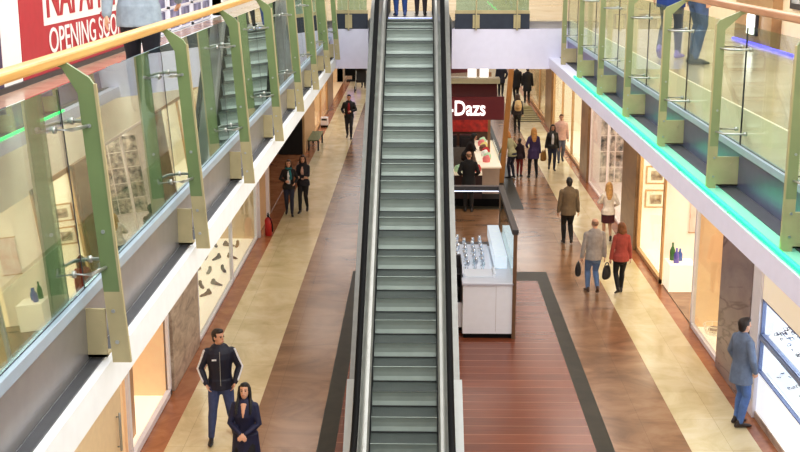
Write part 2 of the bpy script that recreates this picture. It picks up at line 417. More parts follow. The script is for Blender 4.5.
# wall lamp on the mosaic pillar
t = thing('wall_lamp', 'white rectangular wall lamp on the brown stone pillar of the upper gallery', 'lamp', (5.2, 18.62, 6.14))
bm = B(); box(bm, -.05, 0, -.2, .2, 0, .34); link('back_box', bm, M['frame_d'], t)
bm = B(); box(bm, -.09, -.05, -.16, .16, .02, .32); link('lamp_shade', bm, emis('lamp_white', (255, 252, 245), 2.5), t, bevel=.01)
# right gallery picture by the frame edge
t = thing('framed_picture', 'dark framed picture on the cream wall beside the upper stone pillar', 'picture', (5.35, 16.7, 6.62))
bm = B(); box(bm, -.04, 0, -.6, .6, 0, .9); link('frame', bm, M['frame_d'], t)
bm = B(); box(bm, -.046, -.04, -.52, .52, .08, .82); link('print', bm, mat('dark_print', (70, 74, 70), .5, scale=4, col2=(190, 190, 185)), t)

# ------------------------------------------------------------------ red banner on the left gallery wall
RED = mat('banner_red', (168, 36, 50), .5, var=.05)
WHT = mat('banner_white', (238, 232, 230), .5, var=.02)
t = thing('wall_banner', 'red and white shop opening banner with white lettering behind the golden handrail', 'banner', (-4.35, 12.9, 6.0))
bm = B(); box(bm, 0, .012, 0, 5.04, .05, 2.2); link('red_sheet', bm, RED, t)
bm = B(); box(bm, .012, .018, .82, 4.98, .60, 1.45); link('white_panel', bm, WHT, t)
text_mesh('lettering', 'NAPAPIJRI', .66, .003, .014, RED, t, (.022, .90, .70), (PI/2, 0, PI/2), 1.08)
text_mesh('lettering', 'OPENING SOON', .42, .003, .002, WHT, t, (.018, .95, .27), (PI/2, 0, PI/2), 1.12)
bm = B(); box(bm, 0, .01, -.62, -.02, .0, 2.2); tag(link('white_wall_panel', bm, WHT), 'plain white panel at the near edge of the red banner', 'panel').location = (-4.35, 12.9, 6.0)
bm = B(); box(bm, 0, .012, -1.3, -.64, .0, 2.2); tag(link('purple_wall_panel', bm, mat('purple_panel', (70, 52, 86), .5, var=.1)), 'dark purple strip panel beside the white panel of the gallery wall', 'panel').location = (-4.35, 12.9, 6.0)
# upper left shop: white shelving with pictures
PIC = mat('shelf_print', (58, 62, 104), .5, scale=3, col2=(150, 152, 190))
for k, (y, d) in enumerate(((18.6, 'nearest the red banner'), (20.8, 'second from the red banner'), (23.0, 'farthest from the red banner'))):
    t = thing('display_shelf', 'white display shelf with dark prints in upper gallery shop, ' + d, 'shelf', (-4.42, y+.3, 5.98), 0, 'display shelves of the upper gallery shop')
    bm = B()
    for z in (0.02, .42, .82, 1.22, 1.62): box(bm, -.3, 0, 0, 2.0, z, z+.04)
    for yy in (0, 1.0, 1.96): box(bm, -.3, 0, yy, yy+.04, .02, 1.7)
    link('frame', bm, M['frame_w'], t)
    for i in range(2):
        for z in (.06, .46, .86, 1.26):
            bm = B(); box(bm, -.03, -.012, .1+i*.98, .9+i*.98, z, z+.33); link('print', bm, PIC, t)

# ------------------------------------------------------------------ ground floor shops
WALLX_R, WALLX_L = 5.5, -4.25
def recess(name, side, y0, y1, depth, m, ztop=3.0, floor_m=None, back_m=None):
    s = 1 if side == 'right' else -1
    X = WALLX_R if s > 0 else WALLX_L
    bm = B(); a, b = sorted((X+s*.02, X+s*depth))
    bx = X+s*depth
    x0, x1 = sorted((bx, bx+s*.1)); box(bm, x0, x1, y0-.1, y1+.1, 0, ztop+.1, 1)
    box(bm, a, b, y0-.08, y0, 0, ztop+.1); box(bm, a, b, y1, y1+.08, 0, ztop+.1)
    box(bm, a, b, y0, y1, ztop, ztop+.1)
    box(bm, a, b, y0, y1, -.05, .02, 2)
    return struct('wall_' + name, bm, [m, back_m or m, floor_m or m])
# right-hand run
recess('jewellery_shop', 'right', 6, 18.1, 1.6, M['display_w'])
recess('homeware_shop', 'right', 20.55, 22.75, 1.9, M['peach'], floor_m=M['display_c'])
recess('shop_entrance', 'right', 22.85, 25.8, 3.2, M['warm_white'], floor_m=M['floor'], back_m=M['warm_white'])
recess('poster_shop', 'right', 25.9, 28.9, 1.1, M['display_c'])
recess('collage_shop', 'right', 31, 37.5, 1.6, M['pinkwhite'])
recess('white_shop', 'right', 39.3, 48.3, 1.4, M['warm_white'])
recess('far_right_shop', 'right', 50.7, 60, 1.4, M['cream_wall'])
bm = B()
box(bm, 5.5, 5.8, 2, 6, 0, 5.02); box(bm, 5.5, 5.8, 6, 62, 3.1, 5.02); box(bm, 5.5, 5.8, 60, Y1, 0, 5.02)
struct('wall_right', bm, M['warm_white'])
def pillar(n, x0, x1, y0, y1, m, z1=3.1):
    bm = B(); box(bm, x0, x1, y0, y1, 0, z1); return struct('trim_%d' % n, bm, m, bevel=.02)
pillar(20, 5.42, 6.0, 18.55, 20.5, M['grey_marble'])
pillar(21, 5.4, 6.0, 28.95, 30.95, M['tanpillar'])
pillar(22, 5.4, 6.0, 37.55, 39.25, M['tanpillar'])
pillar(23, 5.4, 6.0, 48.35, 50.6, M['tanpillar'])
# left-hand run
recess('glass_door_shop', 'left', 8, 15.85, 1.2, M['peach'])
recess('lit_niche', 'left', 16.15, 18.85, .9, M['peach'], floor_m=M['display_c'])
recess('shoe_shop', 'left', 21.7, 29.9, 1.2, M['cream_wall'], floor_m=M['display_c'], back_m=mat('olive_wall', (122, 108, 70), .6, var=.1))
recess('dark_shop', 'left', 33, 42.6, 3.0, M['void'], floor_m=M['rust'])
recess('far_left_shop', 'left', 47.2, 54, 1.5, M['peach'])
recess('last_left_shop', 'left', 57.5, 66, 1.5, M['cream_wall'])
bm = B()
box(bm, -4.6, -4.25, 2, 8, 0, 5.04); box(bm, -4.6, -4.25, 8, 66, 3.1, 5.04); box(bm, -4.6, -4.25, 66, Y1, 0, 5.04)
struct('wall_left', bm, M['cream_wall'])
pillar(24, -4.9, -4.2, 19.1, 21.5, M['stone'])
pillar(25, -4.9, -4.25, 29.95, 32.9, M['frame_tan'])
pillar(26, -4.9, -4.2, 42.8, 47.1, M['frame_tan'])
pillar(27, -4.9, -4.2, 54.1, 57.4, M['tanpillar'])

# window frames and panes (structure)
def win(n, side, y0, y1, z0, z1, frame_m, w=.07, sill=None, mull=(), pane=True):
    s = 1 if side == 'right' else -1
    X = WALLX_R if s > 0 else WALLX_L
    a, b = sorted((X-s*.03, X+s*.05))
    root = bpy.data.objects.new('window_%d' % n, None); C.objects.link(root); root['kind'] = 'structure'; root.location = (X, y0, 0)
    bm = B()
    for y in (y0, y1-w)+tuple(mull): box(bm, a-X, b-X, y-y0, y-y0+w, z0, z1)
    box(bm, a-X, b-X, 0, y1-y0, z1-w, z1); box(bm, a-X, b-X, 0, y1-y0, z0, z0+(sill or w))
    f = link('window_frame', bm, frame_m, root); f['kind'] = 'structure'
    if pane:
        bm = B(); box(bm, -.005, .005, w, y1-y0-w, z0+w, z1-w); p = link('window_pane', bm, M['sglass'], root); p['kind'] = 'structure'
    return root
win(1, 'right', 20.55, 22.8, .02, 3.1, M['frame_w'], .09)
win(2, 'right', 25.85, 28.92, .02, 3.1, M['frame_tan'], .12, sill=.1)
win(3, 'right', 31, 37.5, .02, 3.1, M['pinkwhite'], .07, mull=(34.0,))
win(4, 'right', 39.3, 48.3, .02, 3.1, M['frame_tan'], .1, mull=(42.2, 45.2))
win(5, 'right', 50.7, 60, .02, 3.1, M['frame_tan'], .12, mull=(54,))
win(6, 'left', 16.1, 18.95, .02, 3.1, M['frame_w'], .1, pane=False)
win(7, 'left', 21.6, 29.95, .02, 3.1, M['frame_w'], .06, mull=(25.8,))
win(8, 'left', 47.15, 54, .02, 3.1, M['frame_tan'], .1, mull=(50.5,))
# jewellery shop front: lower white panels, display cases, blue sill
root = bpy.data.objects.new('window_9', None); C.objects.link(root); root['kind'] = 'structure'; root.location = (5.5, 6, 0)
def wp(name, m, *bx, bevel=0):
    bm = B()
    for b_ in bx: box(bm, *b_)
    o = link(name, bm, m, root, bevel=bevel); o['kind'] = 'structure'
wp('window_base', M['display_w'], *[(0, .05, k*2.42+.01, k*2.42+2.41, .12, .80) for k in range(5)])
wp('window_plinth', M['stone'], (-.02, .05, 0, 12.1, 0, .12))
wp('window_frame', M['frame_s'], (-.02, .05, 0, 12.1, .80, .822), (-.02, .05, 0, 12.1, 1.43, 1.455), (-.02, .05, 0, 12.1, 2.0, 2.018), (-.02, .04, 12.06, 12.09, .8, 2.03))
wp('window_sill', M['frame_blue'], (-.035, .3, 0, 12.1, 1.355, 1.425))
wp('window_pane', M['sglass'], (.0, .01, 0, 12.05, .84, 1.33), (.0, .01, 0, 12.05, 1.455, 2.0))
wp('window_header', M['warm_white'], (-.02, .1, 0, 12.1, 2.03, 3.1))
wp('window_jamb', M['frame_w'], (-.06, .2, 12.1, 12.55, 0, 3.1))
# slanted display boards inside
for z0, z1, nm, lb in ((1.44, 1.75, 'upper', 'sloping white jewellery display board in upper case of the bright shop window'), (.84, 1.08, 'lower', 'sloping white jewellery display board in lower case of the bright shop window')):
    bm = B(); prism(bm, [(5.56, z0), (6.2, z0), (6.2, z1+.12), (5.56, z0+.03)], 'y', 6.2, 17.9)
    tag(link('display_board', bm, M['display_w']), lb, 'display board')
JM = [mat('jewel_blue', (70, 84, 130), .25, .5), mat('jewel_grey', (96, 100, 116), .25, .7), mat('jewel_black', (40, 42, 54), .3, .4)]
def jewel(mi):
    bm = B()
    n = 12
    ring = [(.055*math.cos(2*PI*k/n), .045*math.sin(2*PI*k/n), .012+.004*math.sin(4*PI*k/n)) for k in range(n)]
    for k in range(n): tube(bm, [ring[k], ring[(k+1) % n]], [.008, .008], 6, rcap=False)
    ball(bm, (.0, -.05, .02), (.022, .022, .014), 8); ball(bm, (.03, .045, .015), (.012, .012, .01), 6)
    return bm
for k in range(96):
    up = k < 70
    y = 17.82-1.9*random.random()**1.4 if up else 17.75-1.4*random.random()
    x = 5.64+.5*random.random()
    if up: z = 1.44+.040+(x-5.56)/.64*.40
    else: z = .84+.036+(x-5.56)/.64*.33
    o = link('necklace', jewel(0), JM[k % 3])
    o.location = (x, y, z); o.rotation_euler = (0, -.56 if up else -.48, random.random()*6)
    o.scale = ((.62 if up else .55),)*3
    tag(o, 'small jewelled necklace on the sloping board of upper display case' if up else 'small jewelled necklace on the sloping board of lower display case', 'necklace', 'necklaces in the upper display case' if up else 'necklaces in the lower display case')

# posters in the poster shop
SEP = mat('sepia_print', (120, 96, 74), .5, scale=7, col2=(226, 210, 186))
for z, d in ((1.72, 'upper'), (1.12, 'lower')):
    t = thing('framed_print', d + ' of two small framed prints on the white shop wall beside brown pillar', 'picture', (5.62, 28.86, z), 0)
    bm = B(); box(bm, 0, .54, -.03, 0, 0, .46); link('frame', bm, M['frame_tan'], t)
    bm = B(); box(bm, .04, .50, -.036, -.03, .04, .42); link('mount', bm, M['warm_white'], t)
    bm = B(); box(bm, .12, .42, -.04, -.036, .1, .34); link('print', bm, SEP, t)
t = thing('wall_poster', 'pale pink poster on white side wall of the shop entrance, above the bottles', 'poster', (6.05, 25.78, 1.25), 0)
bm = B(); box(bm, 0, .42, -.02, 0, 0, .85); link('sheet', bm, mat('pale_pink_print', (236, 200, 186), .5, scale=4, col2=(248, 232, 220)), t)
bm = B(); box(bm, -.02, .44, -.016, .0, -.02, 0); box(bm, -.02, .44, -.016, .0, .85, .87); link('frame', bm, M['frame_tan'], t)
# entrance goods: stand with green and violet bottles
t = thing('display_plinth', 'cream display plinth standing in the bright shop entrance', 'plinth', (5.83, 25.47, .02))
bm = B(); box(bm, -.3, .3, -.3, .3, 0, .62); link('body', bm, M['display_c'], t, bevel=.01)
def bottle(m, r=.05, h=.3):
    bm = B(); tube(bm, [(0, 0, 0), (0, 0, h*.55), (0, 0, h*.7), (0, 0, h*.78), (0, 0, h)], [r, r, r*.6, r*.35, r*.35], 12, rcap=False); return bm
for i, (dx, dy, cn, col, h) in enumerate(((-.12, -.1, 'violet', (110, 100, 190), .42), (.0, .1, 'blue', (80, 110, 180), .34), (-.16, .14, 'green', (70, 120, 60), .5))):
    o = link('bottle', bottle(0, .06, h*.8), mat(cn+'_bottle_glass', col, .2)); o.location = (5.83+dx, 25.47+dy, .642)
    tag(o, cn + ' bottle standing on the cream plinth in the shop entrance', 'bottle')
# homeware window goods: wire baskets low in window
for i, (x, y, d) in enumerate(((5.85, 20.95, 'nearest the marble pillar'), (5.95, 21.6, 'in the middle of the window'), (5.85, 22.3, 'nearest the white post'))):
    t = thing('wire_basket', 'pale wire basket on homeware window floor, ' + d, 'basket', (x, y, .02), .4*i, 'wire baskets in the homeware window')
    bm = B()
    for z, r in ((.0, .16), (.09, .19), (.18, .22)):
        n = 16
        for k in range(n):
            a, b = 2*PI*k/n, 2*PI*(k+1)/n
            tube(bm, [(r*math.cos(a), r*math.sin(a), z+.01), (r*math.cos(b), r*math.sin(b), z+.01)], [.01, .01], 5, rcap=False)
    for k in range(8):
        a = 2*PI*k/8; tube(bm, [(.16*math.cos(a), .16*math.sin(a), .01), (.22*math.cos(a), .22*math.sin(a), .19)], [.008, .008], 5, rcap=False)
    link('wire_frame', bm, M['warm_white'], t)
    bm = B(); ball(bm, (0, 0, .09), (.13, .13, .07), 10); link('filling', bm, M['stone'], t)
# coat-hook like ornaments on the wall
for i, z in enumerate((1.35, 1.62, 1.9)):
    o_ = B(); tube(o_, [(0, -.12, 0), (0, .12, 0)], [.02, .02], 8); ball(o_, (-.03, -.1, .03), .045, 8); ball(o_, (-.03, .1, .03), .045, 8); ball(o_, (-.03, 0, .05), .055, 8)
    o = link('wall_ornament', o_, M['tanpillar']); o.location = (7.15, 21.9, z)
    tag(o, 'small brown ornament on homeware wall, %s of three' % ('lowest', 'middle', 'topmost')[i], 'ornament', 'ornaments on the homeware wall')
# portrait collage boards
CO = mat('photo_collage_print', (30, 26, 28), .5, scale=5.5, col2=(236, 216, 200))
t = thing('photo_board', 'tall window board covered with black and white photo collage by the brown pillar', 'photo board', (5.56, 36.0, .3))
bm = B(); box(bm, 0, 1.45, 0, .06, 0, 2.5); link('backing', bm, M['pinkwhite'], t)
for a in range(3):
    for b in range(5):
        bm = B(); box(bm, .03+a*.47, .46+a*.47, -.014, 0, .04+b*.49, .5+b*.49)
        link('photo', bm, CO, t)
# left niche: partition with lit top
t = thing('display_partition', 'tall brown display partition with lit top inside the bright niche', 'partition', (-4.62, 17.25, .02))
bm = B(); box(bm, -.4, .18, -.45, .0, 0, 1.35); link('body', bm, mat('partition_tan', (188, 146, 108), .4, var=.05), t)
bm = B(); box(bm, -.4, .2, -.5, .05, 1.35, 1.40); link('lit_top', bm, M['display_c'], t)
# left glass door with handle
root = bpy.data.objects.new('door_1', None); C.objects.link(root); root['kind'] = 'structure'; root.location = (-4.25, 13.9, 0)
bm = B(); box(bm, -.03, .0, -1.9, 1.85, .05, 3.0); o = link('door_leaf', bm, M['cream_wall'], root); o['kind'] = 'structure'
bm = B(); tube(bm, [(.05, 1.55, .55), (.05, 1.55, 1.1)], [.018, .018], 8); disc_rod(bm, (0, 1.55, .6), (.05, 1.55, .6), .01, 8); disc_rod(bm, (0, 1.55, 1.05), (.05, 1.55, 1.05), .01, 8)
o = link('door_handle', bm, M['steel'], root); o['kind'] = 'structure'
# posts beside the shoe window
for y, n_ in ((30.05, 28), (31.95, 29)):
    bm = B(); box(bm, -4.25, -4.17, y, y+.12, 0, 3.1); struct('trim_%d' % n_, bm, M['frame_w'])

# fire extinguisher
t = thing('fire_extinguisher', 'red fire extinguisher standing on floor by the white shop posts', 'fire extinguisher', (-3.98, 30.3, .005))
bm = B(); tube(bm, [(0, 0, 0), (0, 0, .02), (0, 0, .42), (0, 0, .47), (0, 0, .5)], [.085, .1, .1, .07, .035], 16, rcap=False); link('cylinder', bm, mat('extinguisher_red', (176, 28, 26), .3), t, smooth=True)
bm = B(); tube(bm, [(0, 0, .5), (0, 0, .55)], [.028, .03], 10, rcap=False); box(bm, -.02, .02, -.1, .05, .55, .575); box(bm, -.015, .015, -.1, .02, .6, .615); link('valve', bm, M['black'], t)
bm = B(); tube(bm, [(0, -.04, .53), (.07, -.08, .48), (.11, -.05, .3), (.105, -.02, .12)], [.013, .013, .013, .02], 8); link('hose', bm, M['black'], t)
# slatted bench by the dark shop, small white bin, purple screen
t = thing('slatted_bench', 'low green slatted bench against the tan pillar past the dark shop', 'bench', (-3.95, 44.4, .005))
bm = B()
for k in range(5): box(bm, -.2+k*.085, -.13+k*.085, -1.1, 1.1, .4, .43)
link('seat', bm, mat('green_slat_paint', (112, 118, 70), .5, var=.1), t)
for y in (-.9, .9):
    bm = B(); box(bm, -.2, -.14, y-.03, y+.03, 0, .4); box(bm, .15, .21, y-.03, y+.03, 0, .4); box(bm, -.2, .21, y-.03, y+.03, .36, .4); link('leg', bm, M['frame_d'], t)
t = thing('waste_bin', 'small white box bin with dark base on floor beyond the green bench', 'bin', (-4.0, 49.4, .005), 0, None, .7)
bm = B(); box(bm, -.22, .22, -.22, .22, .12, .6); link('body', bm, M['frame_w'], t, bevel=.02)
bm = B(); box(bm, -.2, .2, -.2, .2, 0, .12); link('base', bm, M['black'], t)
bm = B(); box(bm, -.16, .16, -.228, -.22, .42, .52); link('opening', bm, M['black'], t)
t = thing('display_screen', 'upright purple glowing display screen on stand at far end of hall', 'screen', (-3.7, 66.6, .005), 0)
bm = B(); box(bm, -.5, .5, -.06, .06, .3, 2.0); link('casing', bm, M['black'], t)
bm = B(); box(bm, -.4, .4, -.07, -.06, .7, 1.9); link('screen', bm, emis('purple_screen', (84, 40, 190), 1.0), t)
bm = B(); box(bm, -.4, .4, -.3, .3, 0, .06); box(bm, -.1, .1, -.05, .05, .06, .3); link('stand', bm, M['black'], t)

# slatted bench at the far right
t = thing('floor_grille', 'slatted olive floor grille lying in the far cream strip', 'floor grille', (4.75, 51.0, .005))
bm = B(); box(bm, -.56, .56, 0, 5.2, 0, .01); link('frame', bm, M['frame_d'], t)
for k in range(9):
    bm = B(); box(bm, -.52, .52, .06+k*.57, .06+k*.57+.34, .01, .035); link('slat', bm, mat('olive_slats', (150, 136, 84), .5, var=.1) if k == 0 else bpy.data.materials['olive_slats'], t)

# ------------------------------------------------------------------ shoe (also for the shoe window)
def shoe_bm(bm, M4, heel=0.0, sole=True):
    """toe along +Y, ankle over origin, sole at z=0"""
    sec = [(-.075, .024, .028, .03), (-.05, .034, .05, .05), (0, .037, .052, .052), (.05, .038, .04, .04), (.10, .043, .03, .031), (.15, .042, .024, .025), (.19, .028, .017, .019)]
    n0 = len(bm.verts)
    tube(bm, [(0, y, z) for y, w, h, z in sec], [(w, h) for y, w, h, z in sec], 10)
    tube(bm, [(0, -.02, .05), (0, -.015, .11)], [(.036, .042), (.038, .044)], 10)
    bm.verts.ensure_lookup_table()
    for v in bm.verts[n0:]:
        if v.co.z < .006: v.co.z = .004 if abs(v.co.y-.0) < .3 else v.co.z
        v.co = M4 @ v.co
SH_COL = [('taupe', (122, 100, 76)), ('brown', (110, 78, 50)), ('black', (52, 46, 42)), ('tan', (168, 130, 86)), ('grey', (130, 124, 116))]
shM = {n: mat(n+'_leather', c, .4, var=.1) for n, c in SH_COL}
k = 0
for row, x in enumerate((-4.62, -4.9, -5.2)):
    for y in (22.4, 23.5, 24.7, 25.4, 26.6, 27.7, 28.9):
        nm = SH_COL[(k*3+row) % 5][0]
        bm = B()
        shoe_bm(bm, Matrix.Translation((0, 0, 0)) @ Matrix.Rotation(2.2+.4*random.random(), 4, 'Z') @ Matrix.Scale(1.1, 4))
        o = part_mesh('shoe', voxel_mesh('shoe', bm, .016, [shM[nm]], 1), None); o.location = (x, y+.2*random.random(), .024); o.rotation_euler.z = random.random()*2
        pos = ('first', 'second', 'third', 'fourth', 'fifth', 'sixth', 'seventh')[k % 7]
        tag(o, '%s leather shoe on the shoe window floor, %s in %s row' % (nm, pos, ('front', 'middle', 'back')[row]), 'shoe', 'shoes in the shoe shop window'); k += 1
# ------------------------------------------------------------------ escalator
XC = -.2
T30 = math.tan(math.radians(30))
def zb(y):
    z = .66+(y-15.66)*T30
    k = .35
    z = z if z > k else (0 if z < -k else (z+k)**2/(4*k))
    d = 6.0-z
    return z if d > k else (6.0 if d < -k else 6.0-(d+k)**2/(4*k))
esc = thing('escalator', 'long escalator with grey steps and black handrails rising to the bridge', 'escalator', (XC, 13, 0))
def E_(name, bm, m, **k):
    for v in bm.verts: v.co.x -= XC; v.co.y -= 13
    return link(name, bm, m, esc, **k)
PY = [12.9, 13.3, 13.7]+[13.9+.1*i for i in range(14)]+[15.4+1.0*i for i in range(9)]+[24.1+.1*i for i in range(16)]+[26.2, 27, 27.85]
def sweep(bm, prof, ylist, side, smooth=False):
    rings = []
    for y in ylist:
        z = zb(y)
        rings.append([bm.verts.new((XC+side*x, y, max(z+h, .002) if h < 0 else z+h)) for x, h in prof])
    n = len(prof)
    for a, b in zip(rings, rings[1:]):
        for i in range(n):
            f = bm.faces.new((a[i], a[(i+1) % n], b[(i+1) % n], b[i])); f.smooth = smooth
    bm.faces.new(rings[0]); bm.faces.new(rings[-1][::-1])
for s in (-1, 1):
    bm = B(); sweep(bm, [(.478, .0), (.495, .0), (.495, .36), (.478, .36)], PY, s); E_('skirt_panel', bm, M['dark'])
    bm = B(); sweep(bm, [(.487, .36), (.60, .36), (.60, .40), (.515, .40)], PY, s); E_('inner_deck', bm, M['steel_b'])
    bm = B(); sweep(bm, [(.555, .39), (.60, .39), (.63, 1.04), (.595, 1.04)], PY, s); E_('balustrade_panel', bm, M['steel_b'])
    PYh = [13.05]+PY[2:-1]+[27.5]
    hp = [(.645+.047*math.cos(a), 1.085+.035*math.sin(a)) for a in [2*PI*i/10 for i in range(10)]]
    bm = B(); sweep(bm, hp, PYh, s, True)
    for ye, dr in ((13.05, -1), (27.5, 1)):       # return loops at both newels
        z = zb(ye); pts = [(XC+s*.645, ye+dr*.33*math.sin(a), z+.765+.32*math.cos(a)) for a in [PI*i/8 for i in range(9)]]
        tube(bm, pts, [(.047, .035)]*9, 10)
    E_('handrail', bm, M['black'])
    bm = B(); sweep(bm, [(.60, .40), (.80, .40), (.80, .46), (.69, .47), (.60, .47)], PY, s); E_('outer_deck', bm, M['deck_steel'])
    bm = B()
    rs = []
    yy = [12.9, 13.5, 14.1, 14.6, 15.1, 15.6, 16.1]
    poly = [(y, zb(y)+.475) for y in yy]+[(16.1, .003), (12.9, .003)]
    prism(bm, poly, 'x', XC+s*.70, XC+s*.832); E_('lower_cladding', bm, M['clad'])
bm = B()
for y0_, y1_ in zip(PY, PY[1:]):
    pass
rings = []
for y in PY:
    z = zb(y); lo = max(z-.75, .002) if y < 25 else z-.9
    rings.append([bm.verts.new((XC+x, y, h)) for x, h in ((-.79, z+.40), (-.79, lo), (.79, lo), (.79, z+.40), (.74, z+.40), (.74, max(z-.3, lo+.0005)), (-.74, max(z-.3, lo+.0005)), (-.74, z+.40))])
for a, b in zip(rings, rings[1:]):
    for i in range(8): bm.faces.new((a[i], a[(i+1) % 8], b[(i+1) % 8], b[i]))
bm.faces.new(rings[0]); bm.faces.new(rings[-1][::-1])
E_('truss_cladding', bm, M['clad'])
# steps: tread and riser
def step(y, z, rise):
    bm = B()
    r = rise
    w = .468
    prof = [(y+.012, z-.01), (y+.034, z+r*.3), (y+.030, z+r*.6), (y+.012, z+r*.88), (y-.012, z+r-.004), (y-.008, z+r+.004), (y+.40, z+r+.004), (y+.40, z-.06), (y+.1, z-.08)]
    prism(bm, prof, 'x', XC-w, XC+w)
    bm.faces.ensure_lookup_table()
    for f in bm.faces:
        c = f.calc_center_median()
        if abs(c.x-XC) < .01 and c.y < y+.04 and c.z < z+r+.0: f.material_index = 1
    # cleats
    for i in range(31):
        x = XC-w+.03*(i+.5)
        box(bm, x-.004, x+.004, y+.002, y+.396, z+r+.003, z+r+.010, 0)
    box(bm, XC-w, XC+w, y+.345, y+.395, z+r+.0105, z+r+.013, 2)  # dark strip painted in for the shaded gap under the next riser
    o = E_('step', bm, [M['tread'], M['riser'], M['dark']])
    return o
Yi, zi = 15.66-.4*3, .66-.2309*3
levels = []
y, z = 24.06, 5.61
seq = [(24.06-.4*i, 5.61-.2309*i, .2309) for i in range(22)]
last = seq[-1]                         # first full riser near the bottom
y, z = last[0], last[1]
for r in (.2309, .2309, .14, .06):
    y -= .4; z -= r
    if z < -.02: break
    seq.append((y, max(z, 0), r))
seq += [(24.46, 5.841, .11), (24.86, 5.945, .045)]
for y, z, r in seq: step(y, z, r)
bm = B(); box(bm, XC-.475, XC+.475, 25.24, 27.85, 5.9, 6.0); E_('landing_plate', bm, M['steel'])
bm = B(); box(bm, XC-.475, XC+.475, 12.95, seq[-3][0]+.02, -.02, .012); E_('landing_plate', bm, M['steel'])
bm = B(); box(bm, XC-.46, XC+.46, 25.2, 25.26, 5.99, 6.012); E_('comb_light', bm, emis('comb_light_blue_white', (190, 200, 255), 1.6))

# ------------------------------------------------------------------ glass kiosk beside the escalator
KW = mat('kiosk_white_laminate', (236, 240, 246), .35, var=.015)
KT = mat('kiosk_worktop', (206, 210, 222), .25, var=.02)
k = thing('sales_kiosk', 'white sales kiosk with grey roof rail and glass side beside the escalator', 'kiosk', (.86, 21.98, .004))
bm = B(); box(bm, .0, .97, .03, 1.0, .09, 1.08); link('front_cabinet', bm, KW, k, bevel=.006)
bm = B()
for x in (.64,): box(bm, x, x+.006, .025, .032, .14, 1.06)
link('door_gap', bm, mat('laminate_gap', (180, 176, 172), .5), k)
bm = B(); box(bm, .02, .96, .05, .98, .0, .09); box(bm, -.9, .0, .5, 1.0, 0, .12); link('plinth', bm, M['black'], k)
bm = B(); box(bm, -.02, .99, .0, 1.05, 1.08, 1.13); link('worktop', bm, KT, k, bevel=.008)
bm = B(); box(bm, -.9, -.005, .35, 1.0, .12, .62); link('shelf_base', bm, KW, k)
bm = B(); box(bm, -.9, -.02, .9, 1.0, .62, 1.45); link('shelf_back', bm, M['frame_d'], k)
bm = B()
for z in (.62, .9, 1.18): box(bm, -.9, -.02, .4, .9, z, z+.02)
box(bm, -.03, -.01, .38, .9, .62, 1.4)
link('shelf_rack', bm, M['frame_d'], k)
bm = B(); box(bm, .78, .97, 1.0, 4.2, .12, 1.08); link('side_cabinet', bm, KW, k)
bm = B(); box(bm, -.9, .97, 3.6, 4.2, .12, .9); link('rear_cabinet', bm, M['frame_d'], k)
bm = B(); box(bm, .74, .99, 1.05, 4.25, 1.08, 1.11); link('side_worktop', bm, KT, k)
bm = B(); box(bm, .975, .985, .05, 4.2, 1.11, 2.02); link('side_glass', bm, glass('kiosk_glass', (232, 242, 250), base=.12), k)
bm = B(); box(bm, .68, .93, 1.15, 3.9, 1.11, 1.36); link('glass_case', bm, mat('frosted_blue_glass_glow', (214, 230, 242), .2, var=.03, emit=.45), k)  # emission put into the case so it looks lit
bm = B(); box(bm, .96, 1.03, .0, .07, 0, 2.1); box(bm, .96, 1.03, 4.15, 4.22, 0, 2.1); box(bm, -1.0, -.93, 4.15, 4.22, 0, 2.1); box(bm, -1.0, -.93, .9, .97, 0, 2.1); link('post', bm, mat('kiosk_brown_post', (112, 80, 52), .4, var=.1), k)
bm = B(); box(bm, .93, 1.05, -.03, 4.3, 2.10, 2.2); box(bm, -1.02, .93, 4.12, 4.3, 2.10, 2.2); box(bm, -1.02, -.92, .87, 4.12, 2.10, 2.2); link('roof_rail', bm, mat('roof_rail_grey', (66, 62, 62), .4, .3, var=.08), k, bevel=.01)
bm = B(); box(bm, -1.0, .93, 4.1, 4.118, 2.085, 2.1); link('light_strip', bm, emis('kiosk_strip_light', (220, 228, 255), 2.0), k)
bm = B(); box(bm, -.9, .72, 1.1, 3.5, .5, .98); link('inner_counter', bm, KW, k)
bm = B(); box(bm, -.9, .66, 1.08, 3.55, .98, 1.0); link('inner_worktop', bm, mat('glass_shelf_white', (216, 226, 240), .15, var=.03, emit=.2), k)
bm = B(); prism(bm, [(-.02, 1.13), (.6, 1.13), (.62, 1.2), (.58, 1.2), (.56, 1.15), (.02, 1.15), (0, 1.2), (-.04, 1.2)], 'y', .42, .95)
o = link('serving_tray', bm, mat('white_enamel', (230, 236, 246), .25)); o.location = (.9, 21.98, .006); tag(o, 'white enamel tray lying on the white kiosk worktop', 'tray')
GM = glass('drinking_glass', (226, 236, 242), base=.25)
GM2 = mat('shiny_chrome', (214, 220, 230), .15, .8, var=.05)
def goblet(h):
    bm = B(); tube(bm, [(0, 0, 0), (0, 0, .008), (0, 0, .02), (0, 0, h*.45), (0, 0, h*.55), (0, 0, h*.8), (0, 0, h)], [.035, .033, .008, .008, .03, .038, .032], 10, rcap=False); return bm
n = 0
for r in range(9):
    for c in range(4):
        o = link('goblet', goblet(.2+.05*((r+c) % 3)), GM2 if (r*7+c) % 3 else GM, smooth=True)
        o.location = (.80+c*.17+.04*random.random(), 23.25+r*.235+.08*random.random(), .986+.02)
        tag(o, 'small shiny stemmed goblet on the glass counter inside the white kiosk', 'goblet', 'goblets crowded on the kiosk counter'); n += 1
for c in range(5):
    for zz, d in ((.644, 'lower'), (.924, 'upper')):
        o = link('jar', bottle(0, .05, .2), mat('jar_dark', (58, 50, 48), .3, var=.2) if c == 0 and zz < .7 else bpy.data.materials['jar_dark']); o.location = (.02+c*.16, 22.53, zz)
        tag(o, 'dark jar on the %s shelf of the open kiosk rack' % d, 'jar', 'dark jars on the %s kiosk shelf' % d)

